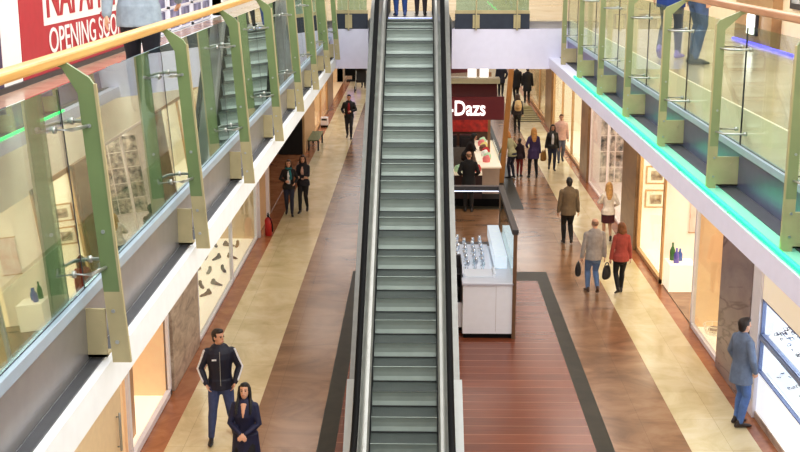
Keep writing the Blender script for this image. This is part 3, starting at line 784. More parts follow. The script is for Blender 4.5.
# ------------------------------------------------------------------ red ice cream kiosk behind
RM = mat('kiosk_maroon', (110, 20, 34), .4, var=.05)
RM2 = mat('kiosk_dark_maroon', (86, 26, 30), .45, var=.08)
k = thing('ice_cream_kiosk', 'dark red ice cream kiosk with cream roof edge and white lettered sign', 'kiosk', (-.6, 34, .005))
bm = B(); box(bm, 0, 3.05, 0, .12, 2.56, 3.23); link('sign_board', bm, RM, k)
bm = B(); prism(bm, [(0.02, 3.1), (.9, 3.1), (.9, 3.5), (.5, 3.62), (.3, 3.62), (.12, 3.3)], 'x', .0, 2.85); link('canopy', bm, RM2, k)
bm = B(); box(bm, -.1, 2.92, .05, .55, 3.60, 3.75); link('roof_edge', bm, mat('kiosk_cream', (196, 196, 168), .5, var=.05), k)
tm = emis('sign_white', (255, 252, 250), 1.2)
text_mesh('lettering', 'Häagen-Dazs', .60, .02, .010, tm, k, (2.52, -.03, 2.70), (PI/2, 0, 0), .78, align='RIGHT')
bm = B(); prism(bm, [(.0, 3.76), (2.2, 3.9), (2.4, 4.25), (.0, 4.4)], 'y', .40, .5, 0); link('upper_sign', bm, RM, k)
bm = B(); box(bm, 2.0, 2.25, .37, .4, 3.752, 4.15); box(bm, 2.35, 2.6, .37, .4, 3.752, 4.1); link('price_card', bm, tm, k)
bm = B(); box(bm, 1.9, 2.7, .36, .42, 4.1, 4.22); link('red_light', bm, emis('red_light', (255, 50, 40), 1.2), k)
bm = B(); box(bm, .1, 3.0, .0, .7, .0, .22); link('plinth', bm, M['black'], k)
bm = B(); box(bm, .1, 2.45, .02, .7, .22, .92); link('front_counter', bm, mat('counter_dark', (48, 24, 24), .4, var=.15), k)
bm = B(); box(bm, 2.4, 3.04, 1.3, 5.6, .1, 1.0); link('side_counter', bm, mat('counter_beige', (206, 186, 168), .4, var=.03), k)
bm = B(); box(bm, .1, 2.45, 0, .72, .92, .98); box(bm, 2.36, 3.06, .7, 5.6, 1.0, 1.05); link('worktop', bm, M['warm_white'], k)
bm = B(); box(bm, .1, 2.4, .02, .035, .98, 1.36); box(bm, 3.0, 3.012, 1.3, 5.6, 1.05, 1.35); link('display_glass', bm, M['sglass'], k)
bm = B(); box(bm, .1, 3.05, 5.9, 6.4, 0, .95); box(bm, .1, 3.0, 5.9, 6.1, .95, 2.2); link('back_counter', bm, mat('back_counter_brown', (92, 60, 44), .5, var=.15), k)
bm = B(); box(bm, .2, 2.95, 5.85, 5.9, 1.3, 1.75); link('red_menu_panel', bm, mat('menu_red', (176, 44, 34), .5, scale=6, col2=(120, 28, 26), emit=.3), k)
for x in (.05, 2.78):
    bm = B(); box(bm, x, x+.08, 3.215, 3.285, 0, 3.6); link('post', bm, M['tanpillar'], k)
bm = B(); box(bm, .1, 2.2, 5.0, 5.4, .0, .9); link('inner_counter', bm, mat('steel_counter', (150, 146, 138), .35, .4, var=.1), k)
for mx in (.5, 1.35, 1.95):
    bm = B(); box(bm, mx, mx+.5, 5.05, 5.38, .9, 1.3); box(bm, mx+.08, mx+.42, 5.0, 5.05, 1.0, 1.2); link('machine', bm, M['frame_d'], k)
# leaning wood post
bm = B(); prism(bm, [(2.58, 0.005), (2.74, .005), (3.08, 5.0), (2.92, 5.0)], 'y', 37.5, 37.62)
tag(link('wooden_post', bm, mat('ochre_wood', (176, 124, 62), .5, var=.12, stretch=(4, 4, .5))), 'tall leaning ochre wooden post at the corner of the ice cream counter', 'post')
TUB = [('white', (240, 240, 232)), ('mint', (190, 224, 190)), ('pink', (226, 130, 130)), ('yellow', (236, 216, 140)), ('brown', (120, 78, 54)), ('red', (190, 40, 44))]
tubM = {n_: mat(n_+'_ice_cream', c, .6, var=.08, emit=.15) for n_, c in TUB}
for r in range(2):
    for c in range(8):
        nm = TUB[(c*5+r*2) % 6][0]
        bm = B(); tube(bm, [(0, 0, 0), (0, 0, .12)], [.11, .125], 12, rcap=False); ball(bm, (0, 0, .13), (.11, .11, .06), 10); ball(bm, (.03, .02, .17), (.06, .06, .04), 8)
        o = link('ice_cream_tub', bm, tubM[nm])
        if r == 0: o.location = (-.25+c*.28, 34.3, .987); wh = 'front counter'; ps = ('first', 'second', 'third', 'fourth', 'fifth', 'sixth', 'seventh', 'eighth')[7-c] + ' from the leaning post side'
        else: o.location = (2.05+.06*(c % 2), 35.5+c*.5, 1.057); wh = 'side counter'; ps = ('first', 'second', 'third', 'fourth', 'fifth', 'sixth', 'seventh', 'eighth')[c] + ' from the sign'
        tag(o, '%s ice cream tub on the %s, %s' % (nm, wh, ps), 'ice cream tub', 'ice cream tubs on the '+wh)

# ------------------------------------------------------------------ people
SKIN = mat('skin', (214, 166, 138), .5, var=.04)
MATS = {}
def cloth(name, col, rough=.8, var=.12, scale=14):
    if name not in MATS: MATS[name] = mat(name, col, rough, 0, var, scale, bump=.25)
    return MATS[name]
LIP = mat('lips', (168, 84, 80), .5); EYE = mat('eye_dark', (34, 24, 20), .3); BROW = mat('brow', (50, 36, 28), .8)

def ik(a, b, l1, l2, pole):
    d = b-a; L = d.length
    L2 = min(L, (l1+l2)*.998); u = d.normalized()
    x = (l1*l1-l2*l2+L2*L2)/(2*L2); h = math.sqrt(max(l1*l1-x*x, 0))
    p = pole - u*pole.dot(u); p.normalize()
    return a+u*x+p*h, a+u*L2

def hand(bm, w, d, n, side, curl=.5):
    """palm, four unequal fingers, thumb from the side of the palm"""
    d = d.normalized(); n = (n-d*n.dot(d)).normalized(); a = d.cross(n)*side       # a points to the thumb side
    tube(bm, [w-d*.01, w+d*.03, w+d*.085], [(.026, .018), (.036, .017), (.038, .014)], 10, ref=a)
    for i, (o, L) in enumerate(((.030, .068), (.010, .076), (-.010, .070), (-.029, .055))):
        p = w+d*.08+a*o; q = d.copy(); pts = [p]
        for s_ in (.42, .33, .25):
            ang = curl*(.55 if s_ == .42 else .8)
            q = (q*math.cos(ang)+n*math.sin(ang)).normalized()
            p = p+q*L*s_; pts.append(p)
        tube(bm, pts, [.0095, .009, .0082, .007], 7)
    p = w+d*.025+a*.028; q = (d*.75+a*.55+n*.25).normalized()
    p2 = p+q*.036; q2 = (d*.9+a*.1+n*.4).normalized()
    tube(bm, [p, p2, p2+q2*.03], [.013, .0105, .008], 7)

def person(name, label, loc, rz, h=1.75, sex='m', legs='stand', stride=.3, arms=('hang', 'hang'), top=None, bottom=None, shoes='black_shoe_leather',
           shoe_col=(36, 30, 28), hair=('short', (40, 28, 22)), face=False, head_yaw=0, head_pitch=0, lean=0, voxel=.013, hem=.82, coat_flare=0,
           skirt=None, bare_legs=False, stance=.08, inner=None, scarf=None, stripe=False, group=None):
    f = sex == 'f'
    root = thing(name, label, 'person', loc, rz, group, h/1.75)
    UPM = Matrix.Translation((0, 0, .95)) @ Matrix.Rotation(-lean, 4, 'X') @ Matrix.Translation((0, 0, -.95))
    U = lambda p: UPM @ V(p)
    shw = .146 if f else .176
    dz = -.02 if legs == 'walk' else 0
    # legs
    feet = []
    hips = [V((s*.088, 0, .93+dz)) for s in (-1, 1)]
    if legs == 'walk':
        ank = [V((-stance, stride/2, .095)), V((stance, -stride/2, .165))]; pit = [-.02, .42]
    elif legs == 'walk_r':
        ank = [V((-stance, -stride/2, .165)), V((stance, stride/2, .095))]; pit = [.42, -.02]
    elif legs == 'apart':
        ank = [V((-.13, .02, .09)), V((.13, -.02, .09))]; pit = [0, 0]
    else:
        ank = [V((-.085, .03, .09)), V((.095, -.03, .09))]; pit = [0, 0]
    knees = []
    for i in range(2):
        kn, an = ik(hips[i], ank[i], .435, .42, V((0, 1, 0))); knees.append(kn); ank[i] = an
    # arms
    sh = [U((s*shw, -.005, 1.405+dz)) for s in (-1, 1)]
    AT = {'hang': ((.255, .02, .87), (.6, -1, 0)), 'fwd': ((.23, .17, .93), (.5, -1, -.2)), 'back': ((.25, -.17, .90), (.6, -1, 0)),
          'pocket': ((.215, .10, .93), (1, -.7, 0)), 'clasp': ((.045, .215, 1.03), (1, -.5, -.3)), 'hold': ((.10, .26, 1.14), (.8, -.5, -.4)),
          'reach': ((.14, .46, 1.05), (.6, -.3, -1)), 'carry': ((.27, .0, .865), (.5, -1, 0)), 'fold': ((-.06, .2, 1.12), (1, -.3, -.5)), 'rail': ((.32, .26, 1.0), (.8, -.6, -.3)),
          'bagup': ((.2, .16, 1.05), (.6, -1, -.3))}
    elb, wri = [], []
    for i, s in enumerate((-1, 1)):
        tgt, pole = AT[arms[i]]
        t_ = U((s*tgt[0]*(.93 if f else 1), tgt[1], tgt[2]+dz)); e, w = ik(sh[i], t_, .285, .255, V((s*pole[0], pole[1], pole[2])))
        elb.append(e); wri.append(w)
    # torso profile: z, rx, ry, y
    if f: TS = [(.80, .125, .095, 0), (.87, .168, .118, -.012), (.93, .172, .118, -.012), (1.02, .14, .098, 0), (1.09, .122, .088, .005), (1.18, .132, .10, .01), (1.27, .148, .122, .022), (1.34, .15, .108, .012), (1.41, .148, .085, -.005), (1.455, .115, .068, -.01), (1.485, .06, .055, -.01)]
    else: TS = [(.80, .13, .10, 0), (.87, .162, .115, -.005), (.93, .167, .115, -.005), (1.02, .152, .105, 0), (1.09, .15, .105, .005), (1.2, .165, .115, .008), (1.3, .182, .125, .008), (1.38, .184, .112, .0), (1.43, .165, .09, -.008), (1.465, .12, .07, -.01), (1.49, .06, .058, -.01)]
    def torso(bm, off, z0=0, z1=9, sc=1.0):
        pts, rr = [], []
        for z, a, b, y in TS:
            if z0 <= z <= z1: pts.append(U((0, y, z+dz))); rr.append((a*sc+off, b*sc+off))
        tube(bm, pts, rr, 16)
    LS = 1.0 if not f else .93
    def leg(bm, i, off, top_=True, to=1.0):
        hp, kn, an = hips[i], knees[i], ank[i]
        m1 = hp.lerp(kn, .5); c1 = kn.lerp(an, .3); c2 = kn.lerp(an, .7)
        pts = [hp, m1, kn, c1+V((0, -.012, 0)), c2, an]
        rr = [.088, .077, .055, .056, .043, .036]
        tube(bm, pts, [r*LS+off for r in rr], 12)
    def arm(bm, i, off, end=1.0):
        a, e, w = sh[i], elb[i], wri[i]
        pts = [a, a.lerp(e, .45), e, e.lerp(w, .35), e.lerp(w, end)]
        rr = [.056, .047, .040, .038, .027]
        k_ = .86 if f else 1.0
        tube(bm, pts, [r*k_+off for r in rr], 10)
    # head
    HB = U((0, .008, 1.522+dz))
    HR = Matrix.Translation(HB) @ Matrix.Rotation(head_yaw, 4, 'Z') @ Matrix.Rotation(-head_pitch-lean*.5, 4, 'X')
    Hp = lambda p: HR @ V(p)
    def head(bm):
        hs = [(.0, .024, .024, .05), (.018, .042, .045, .036), (.05, .055, .064, .022), (.085, .066, .083, .006), (.12, .072, .092, -.002), (.155, .074, .096, -.006), (.19, .067, .088, -.01), (.213, .048, .064, -.012), (.227, .02, .028, -.012)]
        tube(bm, [Hp((0, y, z)) for z, a, b, y in hs], [(a, b) for z, a, b, y in hs], 16, ref=(HR.to_3x3() @ V((1, 0, 0))), rcap=False)
        tube(bm, [U((0, -.012, 1.44+dz)), Hp((0, -.02, .02)), Hp((0, -.015, .07))], [.056 if not f else .046, .052 if not f else .043, .05], 12)
        tube(bm, [Hp((0, .086, .125)), Hp((0, .101, .095)), Hp((0, .106, .08))], [.008, .012, .013], 7)      # nose
        tube(bm, [Hp((-.04, .078, .132)), Hp((0, .09, .133)), Hp((.04, .078, .132))], [.008, .009, .008], 7)   # brow ridge
        tube(bm, [Hp((-.018, .083, .047)), Hp((.018, .083, .047))], [.008, .008], 7)
        for s in (-1, 1): ball(bm, Hp((s*.074, -.008, .105)), (.012, .02, .031), 8)
    bm = B(); head(bm); torso(bm, -.006, sc=.95)
    for i in range(2):
        arm(bm, i, -.002)
        d = (wri[i]-elb[i]).normalized()
        s = (-1, 1)[i]
        n_ = V((-s, .25, 0)) if arms[i] not in ('clasp', 'hold', 'reach', 'fold') else V((-s*.3, -.6, -.5))
        hand(bm, wri[i], d, n_, -s if arms[i] in ('hang', 'back', 'fwd', 'carry', 'pocket') else -s, .75 if arms[i] in ('carry', 'hold', 'rail') else .4)
        leg(bm, i, -.004)
        fm = Matrix.Translation(ank[i]) @ Matrix.Rotation(-pit[i], 4, 'X')
        tube(bm, [fm @ V((0, -.02, -.05)), fm @ V((0, .06, -.055)), fm @ V((0, .13, -.065))], [(.03, .025), (.033, .022), (.03, .014)], 8)
    part_mesh('body', voxel_mesh('body', bm, voxel, [SKIN], 1), root)
    # lower garment
    if bottom and not bare_legs:
        bm = B(); torso(bm, .008, .79, 1.05)
        for i in range(2): leg(bm, i, .012)
        part_mesh('trousers' if not skirt else 'tights', voxel_mesh('trousers', bm, voxel, [bottom], 2), root)
    if skirt:
        sm, z1 = skirt
        bm = B(); tube(bm, [(0, 0, 1.04+dz), (0, -.006, .93+dz), (0, 0, .8+dz), (0, 0, z1)], [(.145, .108), (.185, .135), (.19, .145), (.185, .15)], 16, rcap=False)
        part_mesh('skirt', voxel_mesh('skirt', bm, voxel, [sm], 2), root)
    # shoes
    sm = cloth(shoes, shoe_col, .4)
    for i in range(2):
        bm = B(); shoe_bm(bm, Matrix.Translation(ank[i]) @ Matrix.Rotation(-pit[i], 4, 'X') @ Matrix.Rotation((.12, -.12)[i], 4, 'Z') @ Matrix.Translation((0, 0, -.09)))
        part_mesh('shoe', voxel_mesh('shoe', bm, min(voxel, .012), [sm], 1), root)
    # upper garment
    if top:
        bm = B(); torso(bm, .022, .93, 1.47)
        if True:
            a0 = TS[1][1]+.026; b0 = TS[1][2]+.026
            tube(bm, [U((0, 0, .97+dz)), V((0, 0, max(.86, hem+.02)+dz)), V((0, 0, hem))], [(a0, b0), (a0+.008, b0+.012), (a0+.01+coat_flare, b0+.02+coat_flare)], 16, rcap=False)
        for i in range(2):
            arm(bm, i, .016, 1.0)
            ball(bm, sh[i]+V((0, 0, -.006)), .062 if not f else .054, 10)
        tube(bm, [U((0, -.012, 1.46+dz)), U((0, -.012, 1.515+dz))], [(.07, .066), (.064, .062)], 12)
        tp = part_mesh('jacket', voxel_mesh('jacket', bm, voxel, [top], 2), root)
        if stripe:
            for i, s in enumerate((-1, 1)):
                a, e, w = sh[i], elb[i], wri[i]; o_ = V((s, -.05, .15)).normalized()
                bm = B(); o_ = V((s*.85, .5, .1)).normalized(); tube(bm, [a+o_*.058+V((0, 0, .02)), a.lerp(e, .45)+o_*.052, e+o_*.046, e.lerp(w, .85)+o_*.036], [(.024, .022)]*4, 8)
                part_mesh('sleeve_stripe', voxel_mesh('stripe', bm, .01, [cloth('white_stripe_cloth', (226, 226, 232))], 1), tp)
            bm = B(); box(bm, -.005, .005, .138, .15, .9, 1.44)
            o = link('zip', bm, M['steel'], tp); o.location = (0, .008, dz)
            bm = B(); box(bm, .05, .12, .142, .150, 1.30, 1.325); link('chest_mark', bm, cloth('white_stripe_cloth', (226, 226, 232)), tp)
        if inner:
            bm = B()
            pts = [U((0, TS[j][3]+TS[j][2]+(.016 if inner is not SKIN else .022), TS[j][0]+dz)) for j in ((3, 5, 6, 7, 8) if inner is not SKIN else (6, 7, 8, 9))]
            tube(bm, pts, [(.05, .014), (.055, .016), (.05, .016), (.045, .016), (.04, .016)] if inner is not SKIN else [(.012, .012), (.03, .014), (.042, .016), (.05, .02)], 8)
            ob = part_mesh('shirt_front', voxel_mesh('shirt', bm, .011, [inner], 1), tp)
    if scarf:
        bm = B()
        n = 12
        ring = [U((.085*math.cos(2*PI*j/n), -.005+.085*math.sin(2*PI*j/n), 1.475+dz+.015*math.sin(2*PI*j/n))) for j in range(n+1)]
        tube(bm, ring, [.032]*(n+1), 8); tube(bm, [U((-.03, .11, 1.44+dz)), U((-.05, .15, 1.3+dz)), U((-.06, .15, 1.16+dz))], [(.035, .02), (.05, .02), (.045, .015)], 8)
        part_mesh('scarf', voxel_mesh('scarf', bm, .012, [scarf], 1), root)
    # hair
    kind, hc = hair
    if kind:
        hm = cloth('hair_%d_%d_%d' % hc, hc, .55, .25, 30)
        bm = B(); rx = HR.to_3x3()
        if kind == 'buzz':
            ball(bm, Hp((0, -.02, .135)), (.0765, .088, .085), 16, rx)
        else:
            ball(bm, Hp((0, -.022, .142)), (.084, .098, .098), 16, rx)
            ball(bm, Hp((0, .03, .195)), (.066, .062, .045), 12, rx)
            ball(bm, Hp((0, -.05, .085)), (.07, .058, .08), 12, rx)
        if kind in ('long', 'bob'):
            zl = -.24 if kind == 'long' else -.02
            tube(bm, [Hp((0, -.045, .15)), Hp((0, -.065, .05)), Hp((0, -.085, zl*.45)), Hp((0, -.105, zl))], [(.088, .06), (.098, .062), (.098, .05), (.06, .03)], 14)
            for s in (-1, 1):
                tube(bm, [Hp((s*.066, .025, .17)), Hp((s*.083, .01, .09)), Hp((s*.088, .0, .0)), Hp((s*.105, .045 if kind == 'long' else -.01, zl*.5)), Hp((s*.105, .07 if kind == 'long' else -.02, zl*.95))], [.026, .024, .026, .03, .018], 8)
        part_mesh('hair', voxel_mesh('hair', bm, min(voxel, .011), [hm], 1), root)
    if face:
        for s in (-1, 1):
            bm = B(); ball(bm, Hp((s*.03, .083, .113)), (.012, .007, .008), 8); link('eye', bm, EYE, root)
            bm = B(); tube(bm, [Hp((s*.016, .094, .134)), Hp((s*.046, .083, .136))], [.004, .0035], 6); link('eyebrow', bm, BROW, root)
        bm = B(); tube(bm, [Hp((-.022, .088, .047)), Hp((0, .094, .046)), Hp((.022, .088, .047))], [.004, .006, .004], 7); link('mouth', bm, LIP, root)
    W = Matrix.Translation(V(loc)) @ Matrix.Rotation(rz, 4, 'Z') @ Matrix.Scale(h/1.75, 4)
    res = []
    for i in range(2):
        d = (wri[i]-elb[i]).normalized(); res.append(W @ (wri[i]+d*.10))
    return root, res, W

def handbag(label, p, rz, w, hgt, col, drop=.12, name='handbag', cat='bag', group=None):
    """hangs from the hand at p"""
    mt = cloth('bag_%d_%d_%d' % col, col, .45, .1)
    zb_ = p.z-drop-hgt
    t = thing(name, label, cat, (p.x, p.y, zb_), rz, group)
    bm = B(); tube(bm, [(0, 0, .012), (0, 0, .05), (0, 0, hgt*.5), (0, 0, hgt*.85), (0, 0, hgt)], [(w*.47, .06), (w*.5, .07), (w*.48, .065), (w*.43, .045), (w*.40, .025)], 16)
    part_mesh('body', voxel_mesh('bag', bm, .014, [mt], 2), t)
    bm = B(); n = 8
    pts = [(w*.3*math.cos(PI*j/n), 0, hgt*.95+(drop+hgt*.05)*math.sin(PI*j/n)) for j in range(n+1)]
    tube(bm, pts, [.011]*(n+1), 7); link('handle', bm, mt, t)
    return t

navy = cloth('navy_track_fabric', (22, 24, 46), .6); jeans = cloth('blue_denim', (62, 74, 116)); ljeans = cloth('light_denim', (104, 132, 176)); blk = cloth('black_cloth', (24, 22, 24)); dnavy = cloth('dark_navy_cloth', (24, 27, 62), .7)
PIR = PI
person('man', 'young man in navy tracksuit jacket with white sleeve stripes, looking aside', (-3.06, 17.15, .005), PIR+.18, 1.78, 'm', 'walk_r', .34, ('pocket', 'pocket'), navy, jeans, hair=('short', (34, 24, 20)), face=True, head_yaw=.75, head_pitch=-.1, voxel=.009, stripe=True, stance=.17)
person('woman', 'woman with long black hair in dark navy coat, hands clasped at the waist', (-2.41, 15.33, .005), PIR-.05, 1.62, 'f', 'walk', .22, ('clasp', 'clasp'), dnavy, blk, hair=('long', (16, 13, 16)), face=True, head_pitch=-.25, voxel=.009, hem=.62, coat_flare=.02, inner=SKIN)
person('woman', 'woman in dark jacket with teal scarf and jeans beside the dark shop', (-3.69, 32.75, .005), PIR+.1, 1.62, 'f', 'walk', .3, ('bagup', 'hold'), blk, cloth('dark_denim', (34, 38, 58)), hair=('bob', (70, 44, 30)), face=True, scarf=cloth('teal_wool', (30, 120, 126)), inner=cloth('white_shirt', (222, 222, 226)))
person('woman', 'woman in black suit over pale blouse walking with folded arms', (-3.32, 33.15, .005), PIR-.1, 1.66, 'f', 'walk_r', .3, ('fold', 'fold'), cloth('black_suit', (28, 26, 34)), blk, hair=('bob', (58, 36, 26)), face=True, inner=cloth('blush_blouse', (206, 170, 156)))
person('man', 'man in open black jacket over red shirt walking alone on the far side', (-2.78, 46.4, .005), PIR, 1.76, 'm', 'walk', .34, ('hold', 'bagup'), cloth('black_jacket', (26, 26, 30)), cloth('charcoal_trousers', (46, 44, 50)), hair=('short', (30, 22, 20)), face=True, inner=cloth('red_shirt', (150, 26, 34)), voxel=.014)
person('man', 'man in grey blue coat and jeans facing the bright jewellery window', (5.13, 17.78, .005), -PI/2+.35, 1.80, 'm', 'stand', .2, ('pocket', 'pocket'), cloth('grey_blue_wool', (104, 118, 142)), cloth('mid_denim', (86, 118, 176)), shoe_col=(52, 38, 34), shoes='brown_shoe', hair=('short', (40, 30, 28)), voxel=.010, hem=.72, coat_flare=.01)
_, hA, _ = person('man', 'man with cropped hair in light grey blazer and pale jeans, seen from behind', (3.84, 25.1, .005), .1, 1.72, 'm', 'walk', .26, ('carry', 'hang'), cloth('light_grey_wool', (164, 156, 150)), ljeans, shoe_col=(84, 54, 36), shoes='tan_shoe', hair=('buzz', (150, 116, 92)), voxel=.011, hem=.80)
handbag('black soft bag in the hand of the man in light grey blazer', hA[0]+V((-.06, 0, 0)), PI/2-.2, .26, .28, (30, 28, 34), .03)
_, hA, _ = person('woman', 'woman in red jacket and black leggings carrying a black bag', (4.43, 25.08, .005), .12, 1.62, 'f', 'walk_r', .3, ('carry', 'hang'), cloth('coral_red_jacket', (164, 72, 60)), blk, hair=('bob', (126, 76, 36)), voxel=.011)
handbag('black handbag in the hand of the woman in the red jacket', hA[0]+V((-.06, 0, 0)), PI/2-.7, .30, .27, (22, 20, 24), .08)
person('man', 'dark haired man in brown blazer and black trousers, seen from behind', (3.82, 29.5, .005), .05, 1.76, 'm', 'walk', .2, ('hang', 'hang'), cloth('olive_brown_wool', (112, 94, 72)), blk, hair=('short', (24, 18, 16)), voxel=.012, hem=.78)
_, hA, _ = person('woman', 'blonde woman in white top, maroon skirt and bare legs, seen from behind', (4.87, 29.7, .005), 0, 1.60, 'f', 'walk', .16, ('hold', 'bagup'), cloth('white_top', (232, 222, 214)), None, bare_legs=True, skirt=(cloth('maroon_skirt', (78, 28, 38)), .58), hair=('long', (196, 152, 92)), voxel=.012)
_, hA, _ = person('woman', 'long haired woman in black jacket with white hem carrying brown bag', (4.53, 39.8, .005), PIR, 1.58, 'f', 'walk', .3, ('hang', 'carry'), cloth('black_leather', (24, 22, 24), .5), cloth('dark_denim', (34, 38, 58)), hair=('long', (34, 22, 20)), face=True, voxel=.014, inner=cloth('white_shirt', (222, 222, 226)))
handbag('brown bag hanging from the hand of the woman in black jacket', hA[1]+V((-.05, 0, 0)), .6, .26, .3, (146, 106, 50), .05)
person('man', 'man in pale pink shirt walking behind the woman in black jacket', (5.0, 41.3, .005), PIR, 1.70, 'm', 'walk_r', .3, ('hang', 'hang'), cloth('pale_pink_shirt', (214, 178, 168)), cloth('grey_denim', (94, 98, 116)), hair=('short', (104, 72, 44)), face=True, voxel=.014)
person('woman', 'blonde woman in purple coat standing by the leaning post, back turned', (3.76, 38.4, .005), .1, 1.66, 'f', 'apart', .2, ('bagup', 'hang'), cloth('purple_coat', (56, 40, 84)), blk, hair=('long', (190, 140, 76)), voxel=.014, hem=.68, coat_flare=.01)
person('child', 'child in dark top and red trousers beside the woman in purple coat', (3.32, 38.6, .005), -.4, 1.28, 'f', 'stand', .2, ('bagup', 'hang'), cloth('dark_plum', (44, 26, 34)), cloth('red_trousers', (136, 40, 34)), hair=('short', (42, 28, 24)), voxel=.016)
person('woman', 'woman in pale green top leaning towards the ice cream counter', (3.05, 38.3, .005), .9, 1.58, 'f', 'stand', .2, ('reach', 'bagup'), cloth('sage_top', (168, 168, 132)), cloth('dark_denim', (34, 38, 58)), hair=('bob', (180, 122, 60)), lean=.35, voxel=.014)
person('woman', 'person in dark clothes wearing a beige backpack, walking away', (3.98, 47.7, .005), 0, 1.64, 'f', 'walk', .26, ('hang', 'hang'), cloth('dark_parka', (40, 32, 34)), blk, hair=('bob', (62, 40, 28)), voxel=.015)
# backpack worn on the back
t = thing('backpack', 'beige backpack worn by the person walking away in dark clothes', 'backpack', (3.98, 47.51, 1.0))
bm = B(); tube(bm, [(0, 0, .0), (0, -.02, .15), (0, 0, .36)], [(.14, .07), (.16, .09), (.12, .05)], 12); part_mesh('body', voxel_mesh('pack', bm, .016, [cloth('beige_canvas', (196, 170, 126))], 2), t)
bm = B(); tube(bm, [(0, -.08, .05), (0, -.11, .12), (0, -.08, .2)], [(.09, .03), (.1, .03), (.09, .03)], 10); link('pocket', bm, cloth('tan_canvas', (170, 140, 96)), t)
person('man', 'man in long black coat, farthest toward the bright far shop windows', (5.2, 57.0, .005), 0, 1.8, 'm', 'walk', .3, ('hang', 'hang'), cloth('black_overcoat', (20, 20, 24)), blk, hair=('short', (44, 30, 22)), voxel=.016, hem=.6, coat_flare=.01)
person('man', 'man in black coat walking away between two other dark coated people', (4.72, 57.6, .005), .1, 1.8, 'm', 'walk_r', .3, ('hang', 'hang'), cloth('black_overcoat', (20, 20, 24)), blk, hair=('short', (60, 40, 28)), voxel=.016, hem=.7)
person('man', 'dark coated man walking away nearest the top of the red kiosk', (4.1, 59.5, .005), -.1, 1.8, 'm', 'walk', .3, ('hang', 'pocket'), cloth('navy_overcoat', (24, 28, 44)), blk, hair=('short', (30, 24, 20)), voxel=.016, hem=.7)
person('man', 'man in black coat standing at the ice cream counter, back turned', (1.42, 33.25, .005), 0, 1.76, 'm', 'stand', .2, ('bagup', 'bagup'), cloth('black_overcoat', (20, 20, 24)), blk, hair=('buzz', (128, 98, 74)), voxel=.012, hem=.72)
person('woman', 'dark clothed seller leaning over the side counter of the ice cream kiosk', (1.5, 37.6, .005), -1.7, 1.66, 'f', 'stand', .2, ('reach', 'reach'), cloth('black_uniform', (30, 24, 26)), blk, hair=('bob', (26, 20, 20)), lean=.45, voxel=.015, face=True)
person('woman', 'dark haired seller standing behind the front counter under the sign', (.75, 36.9, .005), PIR, 1.64, 'f', 'stand', .2, ('bagup', 'hold'), cloth('black_uniform', (30, 24, 26)), blk, hair=('short', (24, 18, 18)), voxel=.015, face=True)
person('man', 'person in bright blue jeans standing at the top of the escalator', (-.42, 26.0, 6.0), .15, 1.76, 'm', 'stand', .2, ('hang', 'hang'), cloth('blue_jacket', (40, 54, 100)), cloth('bright_denim', (44, 74, 140)), shoes='blue_shoe', shoe_col=(60, 84, 140), hair=('short', (40, 28, 22)), voxel=.014)
person('woman', 'person in dark tights standing at the top of the escalator', (.02, 26.2, 6.0), 0, 1.66, 'f', 'stand', .2, ('hang', 'hang'), cloth('grey_coat', (70, 66, 70)), cloth('dark_tights', (52, 42, 46)), hair=('bob', (60, 40, 30)), voxel=.014, hem=.7)
person('man', 'man in pale blue grey jacket and dark trousers beside the golden handrail', (-2.52, 10.7, 6.0), .12, 1.82, 'm', 'walk', .34, ('back', 'rail'), cloth('pale_blue_quilt', (150, 164, 178)), cloth('ink_trousers', (24, 28, 44)), hair=('short', (40, 28, 22)), voxel=.010, hem=.77)
person('man', 'person in flared blue jeans walking on upper gallery beyond the brown handrail', (3.56, 15.5, 6.0), -1.3, 1.76, 'm', 'stand', .2, ('hang', 'hang'), cloth('grey_hoodie', (120, 120, 130)), cloth('faded_denim', (74, 96, 132)), shoes='grey_shoe', shoe_col=(70, 78, 80), hair=('short', (40, 28, 22)), voxel=.011)
person('woman', 'person in blue jacket and grey jeans with violet shoes by the gallery glass', (3.36, 16.1, 6.0), -.5, 1.70, 'f', 'walk_r', .34, ('hang', 'hang'), cloth('royal_blue_jacket', (34, 64, 136)), cloth('grey_denim', (94, 98, 116)), shoes='violet_shoe', shoe_col=(150, 130, 210), hair=('bob', (60, 40, 28)), voxel=.011, hem=.72)
person('woman', 'person in red top pushing the stroller at the far end of the hall', (-3.0, 63.35, .005), PIR, 1.68, 'f', 'walk', .2, ('reach', 'reach'), cloth('orange_red_top', (170, 60, 40)), blk, hair=('bob', (60, 40, 28)), voxel=.018)
# stroller
t = thing('stroller', 'black baby stroller with rounded hood in the left aisle at far end of the hall', 'stroller', (-3.05, 61.7, .005), 0, None, 1.25)
wm = M['black']
for x in (-.25, .25):
    for y in (-.3, .35):
        bm = B(); n = 14
        pts = [(x, y+.12*math.cos(2*PI*j/n), .12+.12*math.sin(2*PI*j/n)) for j in range(n+1)]
        tube(bm, pts, [.022]*(n+1), 7); disc_rod(bm, (x-.02, y, .12), (x+.02, y, .12), .04, 8); link('wheel', bm, wm, t)
bm = B()
for x in (-.22, .22):
    tube(bm, [(x, -.3, .13), (x, .2, .62), (x, .6, 1.02)], [.016]*3, 8); tube(bm, [(x, .35, .13), (x, 0, .5)], [.016]*2, 8)
tube(bm, [(-.22, .6, 1.02), (.22, .6, 1.02)], [.02]*2, 8); link('frame', bm, M['steel'], t)
bm = B(); prism(bm, [(-.32, .42), (.12, .36), (.32, .85), (.24, .9), (.06, .48), (-.32, .52)], 'x', -.2, .2); link('seat', bm, cloth('black_cloth', (24, 22, 24)), t)
bm = B(); n = 7
tube(bm, [(0, .3, .82), (0, .12, 1.0), (0, -.08, 1.0)], [(.22, .06), (.24, .09), (.22, .05)], 10); link('hood', bm, cloth('black_cloth', (24, 22, 24)), t)

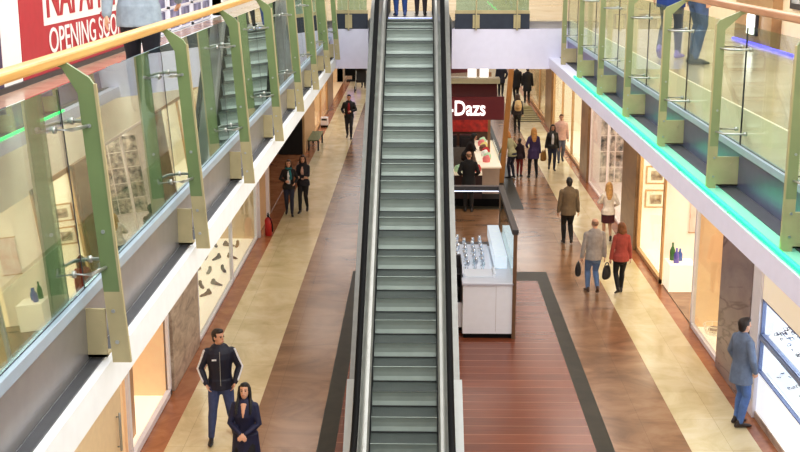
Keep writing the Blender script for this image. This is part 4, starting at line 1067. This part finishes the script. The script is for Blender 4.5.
# ------------------------------------------------------------------ light
w = bpy.data.worlds.new('World'); bpy.context.scene.world = w; w.use_nodes = True
w.node_tree.nodes['Background'].inputs[0].default_value = (.95, .97, 1.0, 1)
w.node_tree.nodes['Background'].inputs[1].default_value = .68
def area(name, loc, sx, sy, power, col=(1, .94, .87), rot=(0, 0, 0)):
    l = bpy.data.lights.new(name, 'AREA'); l.shape = 'RECTANGLE'; l.size = sx; l.size_y = sy; l.energy = power; l.color = col
    o = bpy.data.objects.new(name, l); C.objects.link(o); o.location = loc; o.rotation_euler = rot; return o
for y in (12, 20, 28, 37, 47, 58):
    area('soffit_lamp', (-3.1, y, 4.98), 1.4, 4.5, 40)
    area('soffit_lamp', (4.2, y, 4.98), 1.4, 4.5, 80)
for y in (30, 37, 46, 56): area('hall_lamp', (.9, y, 4.9), 2.5, 3.5, 60)
area('skylight', (.5, 14, 11.5), 5, 22, 420, (1, .98, .95))
area('side_fill', (2.2, 12, 10.4), 1.2, 20, 420, (1, .99, .98), (0, math.radians(38), 0))  # added fill light that brightens the left fascia
area('side_fill', (-1.4, 12, 10.4), 1.2, 20, 150, (.96, .96, 1), (0, math.radians(-38), 0))  # weaker added fill aimed at the right side
area('skylight', (-3, 15, 10.3), 1.6, 20, 320, (1, .97, .95))
area('skylight', (4.3, 15, 10.3), 1.6, 20, 380, (1, .97, .92))
area('gallery_lamp', (.5, 32, 10), 8, 8, 400, (1, .97, .92))
area('front_fill', (.5, -2, 11), 8, 3, 420, (1, .98, .95), (math.radians(60), 0, 0))  # added fill from behind the camera for risers and faces
WARM = (1, .93, .82)
for x, y, d, p in ((6.3, 12, 10, 150), (6.4, 21.7, 1.6, 16), (7.0, 24.3, 2.4, 50), (6.0, 27.4, 2.4, 30), (6.3, 34.2, 5, 70), (6.2, 43.8, 7, 90), (6.2, 55, 7, 60),
                   (-4.9, 12, 6, 70), (-4.75, 17.5, 2, 8), (-4.9, 25.8, 7, 55), (-5, 50.5, 5, 50), (-5, 62, 6, 50)):
    area('shop_lamp', (x, y, 2.95), .7, d, p, WARM if not (x > 5 and y == 12) else (.95, .97, 1))
area('shop_lamp', (-5.4, 22, 9.2), 1.4, 7, 150, (.92, .95, 1))

# ------------------------------------------------------------------ camera
cam = bpy.data.cameras.new('camera'); co = bpy.data.objects.new('camera', cam); C.objects.link(co)
cam.sensor_width = 36; cam.lens = 1180/800*36; cam.clip_end = 300
co.location = (0, 0, 7.52); co.rotation_euler = (PI/2-math.atan(282/1180), 0, math.radians(.944))
bpy.context.scene.camera = co
vs = bpy.context.scene.view_settings
vs.view_transform = 'Standard'; vs.look = 'None'; vs.exposure = 0.0
vs.use_curve_mapping = True
cv = vs.curve_mapping.curves[3]
cv.points.new(.25, .23); cv.points.new(.72, .73)
vs.curve_mapping.update()
